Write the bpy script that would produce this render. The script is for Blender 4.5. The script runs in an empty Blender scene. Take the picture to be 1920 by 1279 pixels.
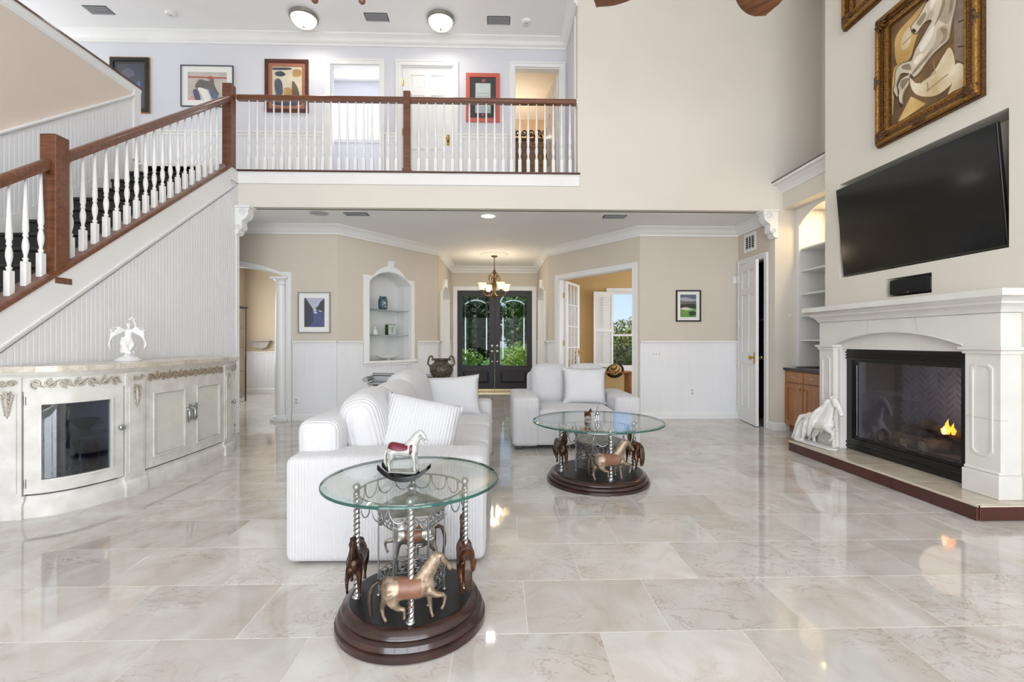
import bpy, bmesh, math, random
from mathutils import Vector, Matrix
from mathutils.geometry import tessellate_polygon
random.seed(7)
PI = math.pi
S = bpy.context.scene
C = S.collection

# ---------------------------------------------------------------- camera, sky, sun, window light, exposure
cam_d = bpy.data.cameras.new('camera')
cam_d.sensor_fit = 'HORIZONTAL'
cam_d.sensor_width = 36
cam_d.lens = 890 / 1920 * 36
cam_d.clip_start = .05
cam = bpy.data.objects.new('camera', cam_d)
C.objects.link(cam)
cam.location = (0, 0, 1.24)
cam.rotation_euler = (PI/2, 0, -math.atan(25/890))
S.camera = cam

world = bpy.data.worlds.new('sky')
S.world = world
world.use_nodes = True
_nt = world.node_tree
_nt.nodes.clear()
_sky = _nt.nodes.new('ShaderNodeTexSky')
_sky.sky_type = 'HOSEK_WILKIE'
_sky.turbidity = 6.0
_sky.ground_albedo = .35
_sky.sun_direction = (-.55, -.25, .8)
_bg = _nt.nodes.new('ShaderNodeBackground')
_bg.inputs['Strength'].default_value = 4.6
_wo = _nt.nodes.new('ShaderNodeOutputWorld')
_nt.links.new(_sky.outputs[0], _bg.inputs[0])
_nt.links.new(_bg.outputs[0], _wo.inputs[0])

def lamp(kind, name, loc, energy, color=(1, 1, 1), rot=(0, 0, 0), size=None, size_y=None, radius=None):
    d = bpy.data.lights.new(name, kind)
    d.energy = energy
    d.color = color
    if size:
        d.shape = 'RECTANGLE'; d.size = size; d.size_y = size_y or size
    if radius is not None:
        d.shadow_soft_size = radius
    o = bpy.data.objects.new(name, d)
    C.objects.link(o)
    o.location = loc
    o.rotation_euler = rot
    return o

sun = lamp('SUN', 'sun', (0, 0, 20), 3.2, (1, .95, .86))
sun.rotation_euler = Vector((.62, .12, -.78)).to_track_quat('-Z', 'Y').to_euler()
sun.data.angle = .01
# daylight that comes in through the tall glazing of the rear wall (behind the camera)
DAY = (.955, .975, 1.0)
lamp('AREA', 'rear_glazing_daylight', (0, -3.32, 1.4), 360, DAY, (PI/2, 0, 0), 6.4, 2.4)
lamp('AREA', 'rear_transom_daylight', (0, -3.32, 4.3), 230, DAY, (PI/2, 0, 0), 6.4, 2.2)

S.view_settings.view_transform = 'Standard'
S.view_settings.look = 'None'
S.view_settings.gamma = 1
S.view_settings.use_curve_mapping = False
S.view_settings.exposure = 0.1

# ---------------------------------------------------------------- materials
def lin(c):
    if isinstance(c, str):
        c = tuple(int(c[i:i+2], 16) for i in (0, 2, 4))
    return tuple((v/255/12.92 if v/255 <= .04045 else ((v/255+.055)/1.055)**2.4) for v in c) + (1,)

MATS = {}
def M(name, col, rough=.5, metal=0., var=0., vs=6., bump=0., bs=40., spec=.5, coat=0., emit=0., col2=None, aniso=None):
    if name in MATS: return MATS[name]
    m = bpy.data.materials.new(name); m.use_nodes = True
    nt = m.node_tree; N = nt.nodes; p = N['Principled BSDF']
    c = lin(col)
    p.inputs['Base Color'].default_value = c
    p.inputs['Roughness'].default_value = rough
    p.inputs['Metallic'].default_value = metal
    p.inputs['Specular IOR Level'].default_value = spec
    if coat:
        p.inputs['Coat Weight'].default_value = coat
        p.inputs['Coat Roughness'].default_value = .08
    if emit:
        p.inputs['Emission Color'].default_value = c
        p.inputs['Emission Strength'].default_value = emit
    if var or bump:
        tc = N.new('ShaderNodeTexCoord')
        src = tc.outputs['Object']
        if aniso:
            mp = N.new('ShaderNodeMapping'); mp.inputs['Scale'].default_value = aniso
            nt.links.new(src, mp.inputs[0]); src = mp.outputs[0]
        if var:
            n = N.new('ShaderNodeTexNoise'); n.inputs['Scale'].default_value = vs; n.inputs['Detail'].default_value = 5
            nt.links.new(src, n.inputs[0])
            r = N.new('ShaderNodeValToRGB')
            d = lin(col2) if col2 else tuple(max(0, v*(1-var)) for v in c[:3]) + (1,)
            u = tuple(min(1, v*(1+var*.5)) for v in c[:3]) + (1,)
            r.color_ramp.elements[0].position = .3; r.color_ramp.elements[0].color = d
            r.color_ramp.elements[1].position = .68; r.color_ramp.elements[1].color = u
            nt.links.new(n.outputs[0], r.inputs[0]); nt.links.new(r.outputs[0], p.inputs['Base Color'])
        if bump:
            n2 = N.new('ShaderNodeTexNoise'); n2.inputs['Scale'].default_value = bs; n2.inputs['Detail'].default_value = 4
            nt.links.new(src, n2.inputs[0])
            b = N.new('ShaderNodeBump'); b.inputs['Strength'].default_value = bump; b.inputs['Distance'].default_value = .01
            nt.links.new(n2.outputs[0], b.inputs['Height']); nt.links.new(b.outputs[0], p.inputs['Normal'])
    MATS[name] = m
    return m

def M_wood(name, col, dark, rough=.35, coat=.3, scale=(2, 18, 18)):
    if name in MATS: return MATS[name]
    m = M(name + '_base', col, rough, coat=coat); m.name = name
    nt = m.node_tree; N = nt.nodes; p = N['Principled BSDF']
    tc = N.new('ShaderNodeTexCoord'); mp = N.new('ShaderNodeMapping'); mp.inputs['Scale'].default_value = scale
    n = N.new('ShaderNodeTexNoise'); n.inputs['Scale'].default_value = 2.2; n.inputs['Detail'].default_value = 7; n.inputs['Distortion'].default_value = .6
    r = N.new('ShaderNodeValToRGB')
    r.color_ramp.elements[0].position = .35; r.color_ramp.elements[0].color = lin(dark)
    r.color_ramp.elements[1].position = .65; r.color_ramp.elements[1].color = lin(col)
    nt.links.new(tc.outputs['Object'], mp.inputs[0]); nt.links.new(mp.outputs[0], n.inputs[0])
    nt.links.new(n.outputs[0], r.inputs[0]); nt.links.new(r.outputs[0], p.inputs['Base Color'])
    MATS[name] = m
    return m

def M_marble(name, light, dark, vein, rough=.1, per_object=True, scale=1.0):
    m = bpy.data.materials.new(name); m.use_nodes = True
    nt = m.node_tree; N = nt.nodes; Lk = nt.links.new; p = N['Principled BSDF']
    tc = N.new('ShaderNodeTexCoord'); oi = N.new('ShaderNodeObjectInfo')
    ad = N.new('ShaderNodeVectorMath'); ad.operation = 'MULTIPLY_ADD'
    cb = N.new('ShaderNodeCombineXYZ')
    mu = N.new('ShaderNodeMath'); mu.operation = 'MULTIPLY'; mu.inputs[1].default_value = 61. if per_object else 0.
    Lk(oi.outputs['Random'], mu.inputs[0])
    for i in range(3): Lk(mu.outputs[0], cb.inputs[i])
    ad.inputs[1].default_value = (scale, scale, scale)
    Lk(tc.outputs['Object'], ad.inputs[0]); Lk(cb.outputs[0], ad.inputs[2])
    n1 = N.new('ShaderNodeTexNoise'); n1.inputs['Scale'].default_value = 2.6; n1.inputs['Detail'].default_value = 8; n1.inputs['Roughness'].default_value = .6; n1.inputs['Distortion'].default_value = 1.2
    Lk(ad.outputs[0], n1.inputs[0])
    r1 = N.new('ShaderNodeValToRGB')
    r1.color_ramp.elements[0].position = .3; r1.color_ramp.elements[0].color = lin(dark)
    r1.color_ramp.elements[1].position = .62; r1.color_ramp.elements[1].color = lin(light)
    Lk(n1.outputs[0], r1.inputs[0])
    # thin veins: narrow band of a warped noise
    n2 = N.new('ShaderNodeTexNoise'); n2.inputs['Scale'].default_value = 3.4; n2.inputs['Detail'].default_value = 9; n2.inputs['Roughness'].default_value = .62; n2.inputs['Distortion'].default_value = 1.6
    mp = N.new('ShaderNodeMapping'); mp.inputs['Location'].default_value = (7.3, 2.1, 5.5); mp.inputs['Rotation'].default_value = (0, 0, .5); mp.inputs['Scale'].default_value = (1.0, 1.6, 1)
    Lk(ad.outputs[0], mp.inputs[0]); Lk(mp.outputs[0], n2.inputs[0])
    s = N.new('ShaderNodeMath'); s.operation = 'SUBTRACT'; s.inputs[1].default_value = .5; Lk(n2.outputs[0], s.inputs[0])
    a = N.new('ShaderNodeMath'); a.operation = 'ABSOLUTE'; Lk(s.outputs[0], a.inputs[0])
    rv = N.new('ShaderNodeMapRange'); rv.inputs['From Min'].default_value = 0; rv.inputs['From Max'].default_value = .014; rv.inputs['To Min'].default_value = 1; rv.inputs['To Max'].default_value = 0
    Lk(a.outputs[0], rv.inputs[0])
    # veins only in some regions
    n3 = N.new('ShaderNodeTexNoise'); n3.inputs['Scale'].default_value = 1.9; Lk(ad.outputs[0], n3.inputs[0])
    r3 = N.new('ShaderNodeMapRange'); r3.inputs['From Min'].default_value = .45; r3.inputs['From Max'].default_value = .62; r3.inputs['To Max'].default_value = .8
    Lk(n3.outputs[0], r3.inputs[0])
    vm = N.new('ShaderNodeMath'); vm.operation = 'MULTIPLY'; Lk(rv.outputs[0], vm.inputs[0]); Lk(r3.outputs[0], vm.inputs[1])
    mx = N.new('ShaderNodeMix'); mx.data_type = 'RGBA'; mx.inputs['B'].default_value = lin(vein)
    Lk(vm.outputs[0], mx.inputs['Factor']); Lk(r1.outputs[0], mx.inputs['A'])
    # tile-to-tile tone
    hsv = N.new('ShaderNodeHueSaturation')
    rr = N.new('ShaderNodeMapRange'); rr.inputs['To Min'].default_value = .9; rr.inputs['To Max'].default_value = 1.06
    mr = N.new('ShaderNodeMath'); mr.operation = 'FRACT'; mr2 = N.new('ShaderNodeMath'); mr2.operation = 'MULTIPLY'; mr2.inputs[1].default_value = 17.3
    Lk(oi.outputs['Random'], mr2.inputs[0]); Lk(mr2.outputs[0], mr.inputs[0]); Lk(mr.outputs[0], rr.inputs[0])
    if per_object: Lk(rr.outputs[0], hsv.inputs['Value'])
    Lk(mx.outputs['Result'], hsv.inputs['Color']); Lk(hsv.outputs[0], p.inputs['Base Color'])
    p.inputs['Roughness'].default_value = rough
    p.inputs['Specular IOR Level'].default_value = .62
    MATS[name] = m
    return m

def M_glass(name, tint='ffffff', ior=1.45, rough=0.0, alpha=1.0):
    """thin pane: see-through with a Fresnel reflection"""
    m = bpy.data.materials.new(name); m.use_nodes = True
    nt = m.node_tree; N = nt.nodes; N.clear()
    o = N.new('ShaderNodeOutputMaterial'); mix = N.new('ShaderNodeMixShader')
    t = N.new('ShaderNodeBsdfTransparent'); t.inputs[0].default_value = lin(tint)
    g = N.new('ShaderNodeBsdfGlossy'); g.inputs['Roughness'].default_value = rough
    f = N.new('ShaderNodeFresnel'); f.inputs[0].default_value = ior
    ge = N.new('ShaderNodeNewGeometry'); ma = N.new('ShaderNodeMath'); ma.operation = 'MULTIPLY_ADD'   # same reflectance on both sides of the pane
    ma.inputs[1].default_value = 1/ior-ior; ma.inputs[2].default_value = ior
    nt.links.new(ge.outputs['Backfacing'], ma.inputs[0]); nt.links.new(ma.outputs[0], f.inputs[0])
    nt.links.new(f.outputs[0], mix.inputs[0]); nt.links.new(t.outputs[0], mix.inputs[1]); nt.links.new(g.outputs[0], mix.inputs[2])
    nt.links.new(mix.outputs[0], o.inputs[0])
    MATS[name] = m
    return m

def M_cord(name, col, axis, period=.017, depth=.5):
    """corduroy: fine ribs across one axis"""
    m = M(name, col, .9, spec=.2); nt = m.node_tree; N = nt.nodes; p = N['Principled BSDF']
    p.inputs['Sheen Weight'].default_value = .3
    tc = N.new('ShaderNodeTexCoord'); w = N.new('ShaderNodeTexWave'); w.wave_type = 'BANDS'; w.bands_direction = axis
    w.inputs['Scale'].default_value = 2*PI/20/period; w.inputs['Distortion'].default_value = .0
    nt.links.new(tc.outputs['Object'], w.inputs[0])
    n = N.new('ShaderNodeTexNoise'); n.inputs['Scale'].default_value = 9
    nt.links.new(tc.outputs['Object'], n.inputs[0])
    b = N.new('ShaderNodeBump'); b.inputs['Strength'].default_value = depth; b.inputs['Distance'].default_value = .006
    b2 = N.new('ShaderNodeBump'); b2.inputs['Strength'].default_value = .25; b2.inputs['Distance'].default_value = .05
    nt.links.new(n.outputs[0], b2.inputs['Height']); nt.links.new(b2.outputs[0], b.inputs['Normal'])
    nt.links.new(w.outputs['Fac'], b.inputs['Height']); nt.links.new(b.outputs[0], p.inputs['Normal'])
    return m

white = M('white_trim_paint', 'e9e9e8', .38, var=.03, vs=2)
white_ceil = M('white_ceiling_paint', 'f3f3f3', .8, var=.02, vs=1.5)
white_bead = M('white_beadboard_paint', 'e6e6e8', .45, var=.02, vs=2)
beige = M('beige_wall_paint', 'cfc6b8', .75, var=.03, vs=1.2, bump=.06, bs=180)
beige_up = M('pale_beige_wall_paint', 'dbd6cc', .75, var=.03, vs=1.1, bump=.06, bs=180)
lilac = M('pale_grey_lilac_wall_paint', 'd5d6dc', .75, var=.02, vs=1.2)
peach = M('peach_wall_paint', 'd9cbbd', .75, var=.03, vs=1.3)
gold_wall = M('ochre_wall_paint', 'c8a873', .75, var=.06, vs=1.4)
taupe = M('taupe_dining_wall_paint', 'c6b59b', .75, var=.04, vs=1.4)
cherry = M_wood('cherry_wood', '77472b', '5a3119', .28, .4, (1.5, 14, 14))
cherry_dark = M_wood('dark_cherry_wood', '5a2a1a', '3d190f', .3, .4)
mahog = M_wood('mahogany_base_wood', '3a211b', '1f100d', .28, .4, (3, 3, 22))
oak = M_wood('honey_oak_wood', 'b0743f', '96602f', .38, .3, (16, 16, 2))
black_step = M('black_painted_step', '1c1a1b', .4, var=.3, vs=9)
ebony = M('dark_brown_door_paint', '201b20', .5, var=.15, vs=4)
black = M('matte_black', '101011', .45)
gloss_black = M('gloss_black', '08080a', .13, spec=.5)
fire_black = M('black_enamel', '0b0b0d', .22, spec=.5)
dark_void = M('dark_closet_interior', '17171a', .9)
brass = M('polished_brass', 'c9a24a', .22, 1., var=.15, vs=12)
chrome = M('satin_chrome', 'd6d6d8', .18, 1.)
silver = M('antique_silver', 'b9bab9', .3, 1., var=.3, vs=30)
pewter = M('pewter_wire', '9a9b9c', .34, .9, var=.25, vs=30)
iron = M('bronze_iron', '5e4a2c', .4, .8, var=.4, vs=22)
grey_vent = M('grey_vent_metal', 'cdced0', .6)
dark_vent = M('dark_vent_gap', '97989b', .7)
marble = M_marble('cream_marble_tile', 'd0cdc8', 'bcb3a8', '9f8b76', .055)
marble_hearth = M_marble('hearth_marble_tile', 'cfc6b6', 'b7aa96', '8f8069', .18)
marble_top = M_marble('sideboard_marble', 'd9d3c6', 'b6ab98', '8a7d69', .2, False, 3.0)
grout = M('pale_grout', 'e0dcd6', .6)
glass = M_glass('clear_glass')
table_glass = M_glass('tabletop_glass', 'f8fbfa', 1.5)
glass_edge = M('green_glass_edge', '24524a', .08, spec=.6, var=.3, vs=8)
shelf_glass = M_glass('glass_shelf', 'd8e6e2', 1.5)
cord_x = M_cord('white_corduroy_a', 'cac9cb', 'X')
cord_y = M_cord('white_corduroy_b', 'cac9cb', 'Y')
linen = M('white_woven_cotton', 'cfcfd1', .92, var=.02, vs=8, bump=.25, bs=260, spec=.2)
stone = M('cast_limestone', 'dcdad6', .7, var=.05, vs=5, bump=.12, bs=60)
resin = M('white_resin', 'e4e3df', .5, var=.12, vs=26, bump=.15, bs=60)
antique = M('antiqued_cream_paint', 'dbd9d4', .45, var=.08, vs=9, bump=.08, bs=40, col2='cbc8c0')
antique_gilt = M('antiqued_carving', 'b8b2a4', .5, .15, var=.35, vs=40)
gilt = M('antique_gold_gilding', 'a07434', .36, .65, var=.3, vs=55, bump=.3, bs=120, col2='6b4820')
gilt_dark = M('tarnished_gilding', '6b4a26', .42, .55, var=.4, vs=60, bump=.5, bs=110, col2='2c1d10')
lamp_glass = M('lit_frosted_glass', 'fff3dd', .4, emit=1.6)
warm_glass = M('lit_amber_glass', 'ffdca0', .4, emit=1.7)

# ---------------------------------------------------------------- mesh helpers
def V(*a): return Vector(a)
ORI = Matrix.Identity(4)

class MB:
    def __init__(s): s.v = []; s.f = []; s.m = []; s.cur = 0
    def add(s, vs, fs):
        o = len(s.v); s.v += [tuple(p) for p in vs]
        for f in fs: s.f.append(tuple(i+o for i in f)); s.m.append(s.cur)
        return s
    def box(s, x0, x1, y0, y1, z0, z1):
        return s.add([(x0,y0,z0),(x1,y0,z0),(x1,y1,z0),(x0,y1,z0),(x0,y0,z1),(x1,y0,z1),(x1,y1,z1),(x0,y1,z1)],
                     [(3,2,1,0),(4,5,6,7),(0,1,5,4),(1,2,6,5),(2,3,7,6),(3,0,4,7)])
    def cbox(s, x0, x1, y0, y1, z0, z1, b=.004):
        """box with chamfered edges"""
        hx, hy, hz = (x1-x0)/2, (y1-y0)/2, (z1-z0)/2; c = V((x0+x1)/2, (y0+y1)/2, (z0+z1)/2)
        b = min(b, hx*.9, hy*.9, hz*.9); bm = bmesh.new()
        pts = []
        for sx in (-1,1):
            for sy in (-1,1):
                for sz in (-1,1):
                    pts += [(sx*(hx-b), sy*(hy-b), sz*hz), (sx*(hx-b), sy*hy, sz*(hz-b)), (sx*hx, sy*(hy-b), sz*(hz-b))]
        vs = [bm.verts.new(V(*p)+c) for p in pts]
        bmesh.ops.convex_hull(bm, input=vs)
        bmesh.ops.dissolve_limit(bm, angle_limit=.01, verts=bm.verts, edges=bm.edges)
        bm.verts.index_update()
        s.add([v.co for v in bm.verts], [[v.index for v in f.verts] for f in bm.faces]); bm.free()
        return s
    def rbox(s, cx, cy, cz, sx, sy, sz, r=.05, seg=4, mid=4, bulge=(0,0,0)):
        """rounded box, optionally puffed (bulge per axis)"""
        h = (sx/2, sy/2, sz/2); r = min(r, *h)
        ax = []
        for k in range(3):
            e = [-h[k] + r*(1-math.cos(i/seg*PI/2)) for i in range(seg+1)]
            m_ = [(-h[k]+r) + (2*h[k]-2*r)*i/mid for i in range(1, mid)] if h[k]-r > 1e-5 else []
            a = e + m_ + [-x for x in reversed(e)]
            o = [];
            for x in a:
                if not o or x - o[-1] > 1e-6: o.append(x)
            ax.append(o)
        cache = {}; vs = []; fs = []
        def vert(p):
            k = (round(p[0],6), round(p[1],6), round(p[2],6))
            if k in cache: return cache[k]
            inner = [max(-(h[i]-r), min(h[i]-r, p[i])) for i in range(3)]
            d = V(*[p[i]-inner[i] for i in range(3)])
            q = V(*inner) + (d.normalized()*r if d.length > 1e-9 else d)
            u = [q[i]/h[i] for i in range(3)]
            for i in range(3):
                if bulge[i]:
                    j, l = (i+1) % 3, (i+2) % 3
                    q[i] += bulge[i]*u[i]*max(0, 1-u[j]**2)*max(0, 1-u[l]**2)
            cache[k] = len(vs); vs.append((q.x+cx, q.y+cy, q.z+cz)); return cache[k]
        for k in range(3):
            i, j = [(1,2),(2,0),(0,1)][k]
            for sg in (-1, 1):
                A, B = ax[i], ax[j]
                for a in range(len(A)-1):
                    for b in range(len(B)-1):
                        q = []
                        for (x, y) in ((A[a],B[b]),(A[a+1],B[b]),(A[a+1],B[b+1]),(A[a],B[b+1])):
                            p = [0,0,0]; p[k] = sg*h[k]; p[i] = x; p[j] = y; q.append(vert(p))
                        if len(set(q)) >= 3:
                            qq = []
                            for t in q:
                                if t not in qq: qq.append(t)
                            fs.append(qq if sg > 0 else qq[::-1])
        return s.add(vs, fs)
    def loft(s, rings, cap=True, closed=False):
        n = len(rings[0]); vs = [p for r in rings for p in r]; fs = []
        R = len(rings)
        for i in range(R if closed else R-1):
            for j in range(n):
                a, b = i*n+j, i*n+(j+1) % n; i2 = (i+1) % R
                fs.append((a, b, i2*n+(j+1) % n, i2*n+j))
        if cap and not closed: fs.append(tuple(range(n))[::-1]); fs.append(tuple((R-1)*n+j for j in range(n)))
        return s.add(vs, fs)
    def tube(s, path, r, n=8, closed=False, cap=True, flat=1.0):
        P = [V(*p) for p in path]; R = r if isinstance(r, (list, tuple)) else [r]*len(P)
        rings = []; prev = None
        for i, p in enumerate(P):
            if closed: t = P[(i+1) % len(P)] - P[i-1]
            else: t = P[min(i+1, len(P)-1)] - P[max(i-1, 0)]
            if t.length < 1e-9: t = V(0,0,1)
            t.normalize()
            if prev is None:
                u = t.cross(V(0,0,1))
                if u.length < .1: u = t.cross(V(0,1,0))
            else: u = prev - t*prev.dot(t)
            if u.length < 1e-6: u = t.orthogonal()
            u.normalize(); prev = u; w = t.cross(u)
            rings.append([p + u*(math.cos(2*PI*k/n)*R[i]) + w*(math.sin(2*PI*k/n)*R[i]*flat) for k in range(n)])
        return s.loft(rings, cap, closed)
    def lathe(s, prof, n=24, c=(0,0,0), cap=True):
        rings = [[(c[0]+r*math.cos(2*PI*k/n), c[1]+r*math.sin(2*PI*k/n), c[2]+z) for k in range(n)] for r, z in prof]
        return s.loft(rings, cap)
    def ball(s, c, r, nu=12, nv=8):
        if not isinstance(r, (list, tuple)): r = (r, r, r)
        rings = []
        for i in range(1, nv):
            a = PI*i/nv
            rings.append([(c[0]+r[0]*math.sin(a)*math.cos(2*PI*k/nu), c[1]+r[1]*math.sin(a)*math.sin(2*PI*k/nu), c[2]-r[2]*math.cos(a)) for k in range(nu)])
        s.loft(rings, False); o = len(s.v)
        n = nu
        base = o - len(rings)*n
        s.v += [(c[0],c[1],c[2]-r[2]), (c[0],c[1],c[2]+r[2])]
        for k in range(n):
            s.f.append((o, base+(k+1) % n, base+k)); s.m.append(s.cur)
            l = base+(len(rings)-1)*n
            s.f.append((o+1, l+k, l+(k+1) % n)); s.m.append(s.cur)
        return s
    def plate(s, outer, holes=(), y0=0., y1=.1, back=True):
        """polygon in the x,z plane with holes, thick from y0 (front) to y1"""
        loops = [list(outer)] + [list(h) for h in holes]
        flat = [p for l in loops for p in l]
        tris = tessellate_polygon([[V(p[0], p[1], 0) for p in l] for l in loops])
        n = len(flat)
        vs = [(p[0], y0, p[1]) for p in flat] + [(p[0], y1, p[1]) for p in flat]
        fs = [tuple(t) for t in tris] + ([tuple(i+n for i in t[::-1]) for t in tris] if back else [])
        o = 0; zm = min(p[1] for p in outer)
        open_foot = any(p[1] <= zm+1e-6 for h in holes for p in h)       # doorway: nothing across the threshold
        for l in loops:
            for i in range(len(l)):
                j = (i+1) % len(l)
                if open_foot and l[i][1] <= zm+1e-6 and l[j][1] <= zm+1e-6: continue
                fs.append((o+i, o+j, n+o+j, n+o+i))
            o += len(l)
        return s.add(vs, fs)
    def prof(s, pr, p0, p1, side, up):
        """extrude 2D profile (a along side, b along up) from p0 to p1"""
        p0, p1, side, up = V(*p0), V(*p1), V(*side), V(*up)
        return s.loft([[p0+side*a+up*b for a, b in pr], [p1+side*a+up*b for a, b in pr]])
    def sweep(s, pr, path, z, closed=False):
        """moulding: profile (a = out from wall to the right of travel, b = up) along a plan path with mitres"""
        P = [V(p[0], p[1]) for p in path]; n = len(P); rings = []
        for i in range(n):
            d1 = (P[i]-P[i-1]).normalized() if (i > 0 or closed) else None
            d2 = (P[(i+1) % n]-P[i]).normalized() if (i < n-1 or closed) else None
            d1 = d1 or d2; d2 = d2 or d1
            n1, n2 = V(d1.y, -d1.x), V(d2.y, -d2.x)
            m = (n1+n2); m = m/max(.2, (m.length_squared/2)) if m.length > 1e-6 else n1
            rings.append([(P[i].x+m.x*a, P[i].y+m.y*a, z+b) for a, b in pr])
        return s.loft(rings, not closed, closed)
    def xf(s, mat, start=0):
        for i in range(start, len(s.v)): s.v[i] = tuple(mat @ V(*s.v[i]))
        return s
    def mesh(s, name, mats, smooth=None, doubles=False):
        me = bpy.data.meshes.new(name); me.from_pydata(s.v, [], s.f)
        if not isinstance(mats, (list, tuple)): mats = [mats]
        for m in mats: me.materials.append(m)
        if len(mats) > 1:
            for i, p in enumerate(me.polygons): p.material_index = s.m[i]
        bm = bmesh.new(); bm.from_mesh(me)
        if doubles: bmesh.ops.remove_doubles(bm, verts=bm.verts, dist=1e-5)
        bmesh.ops.recalc_face_normals(bm, faces=bm.faces)
        bm.to_mesh(me); bm.free()
        if smooth:
            for p in me.polygons: p.use_smooth = True
            me.set_sharp_from_angle(angle=math.radians(smooth))
        me.update()
        return me

def link(name, me, parent=None, loc=None, rot=None, scale=None):
    o = bpy.data.objects.new(name, me); C.objects.link(o)
    if parent: o.parent = parent
    if loc is not None: o.location = loc
    if rot is not None: o.rotation_euler = rot if isinstance(rot, (tuple, list)) else (0, 0, rot)
    if scale is not None: o.scale = scale if isinstance(scale, (tuple, list)) else (scale,)*3
    return o
def obj(name, mb, mat, parent=None, smooth=None, loc=None, rot=None, scale=None):
    return link(name, mb.mesh(name, mat, smooth), parent, loc, rot, scale)
def tag(o, label, cat=None, group=None, kind=None):
    o['label'] = label
    if cat: o['category'] = cat
    if group: o['group'] = group
    if kind: o['kind'] = kind
    return o
def thing(name, label, cat, loc=(0,0,0), rot=0, group=None):
    o = bpy.data.objects.new(name, None); C.objects.link(o)
    o.empty_display_size = .1
    o.location = loc; o.rotation_euler = rot if isinstance(rot, (tuple, list)) else (0, 0, rot)
    return tag(o, label, cat, group)
def struct(name, mb, mat, label, smooth=None, loc=None, rot=None):
    return tag(obj(name, mb, mat, None, smooth, loc, rot), label, kind='structure')
def arc(cx, cz, rx, rz, a0, a1, n=16):
    return [(cx+rx*math.cos(math.radians(a0+(a1-a0)*i/n)), cz+rz*math.sin(math.radians(a0+(a1-a0)*i/n))) for i in range(n+1)]
def rect(x0, x1, z0, z1): return [(x0,z0),(x1,z0),(x1,z1),(x0,z1)]
def rotz_of(a, b): return math.atan2(b[1]-a[1], b[0]-a[0])
def spiral(c, r0, r1, a0, turns, n=24):
    """flat scroll in local x,z"""
    out = []
    for i in range(n+1):
        t = i/n; r = r0+(r1-r0)*t; a = a0+turns*2*PI*t
        out.append((c[0]+r*math.cos(a), c[1], c[2]+r*math.sin(a)))
    return out
def arch_open(x0, x1, z0, zs, rise, n=14):
    """opening outline with a segmental arch: spring at zs"""
    w = (x1-x0)/2; R = (w*w+rise*rise)/(2*rise); cx = (x0+x1)/2; cz = zs+rise-R
    a = math.degrees(math.asin(min(1, w/R)))
    return [(x0, z0), (x1, z0)] + arc(cx, cz, R, R, 90-a, 90+a, n)
CROWN = [(0,0),(.105,0),(.105,-.012),(.095,-.02),(.07,-.035),(.045,-.07),(.03,-.095),(.016,-.102),(.016,-.125),(0,-.125)]
BASEB = [(0,0),(.018,0),(.018,.08),(.012,.092),(.006,.105),(0,.105)]
RAILC = [(0,-.05),(.01,-.05),(.014,-.02),(.03,-.008),(.034,.01),(.03,.018),(0,.018)]
# ================================================================ the place: shell
YH, YB, ZC, ZF, ZT = 6.495, 7.5, 3.05, 3.534, 6.0     # header plane, back wall, lower ceiling, upper floor, top ceiling
XR, XS, XL = 3.84, -3.52, -4.62                       # right wall of the passage, stair wall, wall beyond the stair
PL, PR = [(-2.53, YB), (-1.195, 9.31)], [(.975, 9.33), (2.25, YB)]   # angled walls of the hall
FL, FR, YD = -1.169, .953, 11.6                       # foyer corners, door wall

def wall(name, label, a, b, z0, z1, t, holes, mat):
    L = math.hypot(b[0]-a[0], b[1]-a[1])
    mb = MB().plate(rect(0, L, z0, z1), holes, 0, t)
    return struct(name, mb, mat, label, loc=(a[0], a[1], 0), rot=rotz_of(a, b))
def bead(name, label, a, b, zlo, zhi, off=.012, p=.046, parent=None, mat=None, gd=.006):
    """beadboard: boards with V grooves, real relief"""
    L = math.hypot(b[0]-a[0], b[1]-a[1]); cols = [(0, 0)]
    n = max(1, round(L/p)); w = L/n
    for i in range(n):
        x = (i+1)*w
        cols += [(x-.009, 0), (x-.0055, gd), (x-.002, gd*.75), (x, 0)]
    zl = zlo if callable(zlo) else (lambda x: zlo); zh = zhi if callable(zhi) else (lambda x: zhi)
    vs = []; fs = []
    for x, y in cols: vs += [(x, y-off, zl(x)), (x, y-off, zh(x))]
    for i in range(len(cols)-1): fs.append((2*i, 2*i+2, 2*i+3, 2*i+1))
    n0 = len(vs)
    vs += [(0, .0, zl(0)), (0, .0, zh(0)), (L, .0, zl(L)), (L, .0, zh(L))]; e = 2*len(cols)-2
    fs += [(0, 1, n0+1, n0), (e, e+1, n0+3, n0+2)]
    mb = MB().add(vs, fs)
    o = obj(name, mb, mat or white_bead, parent, None, None if parent else (a[0], a[1], 0), None if parent else rotz_of(a, b))
    if not parent: tag(o, label, kind='structure')
    return o
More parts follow.
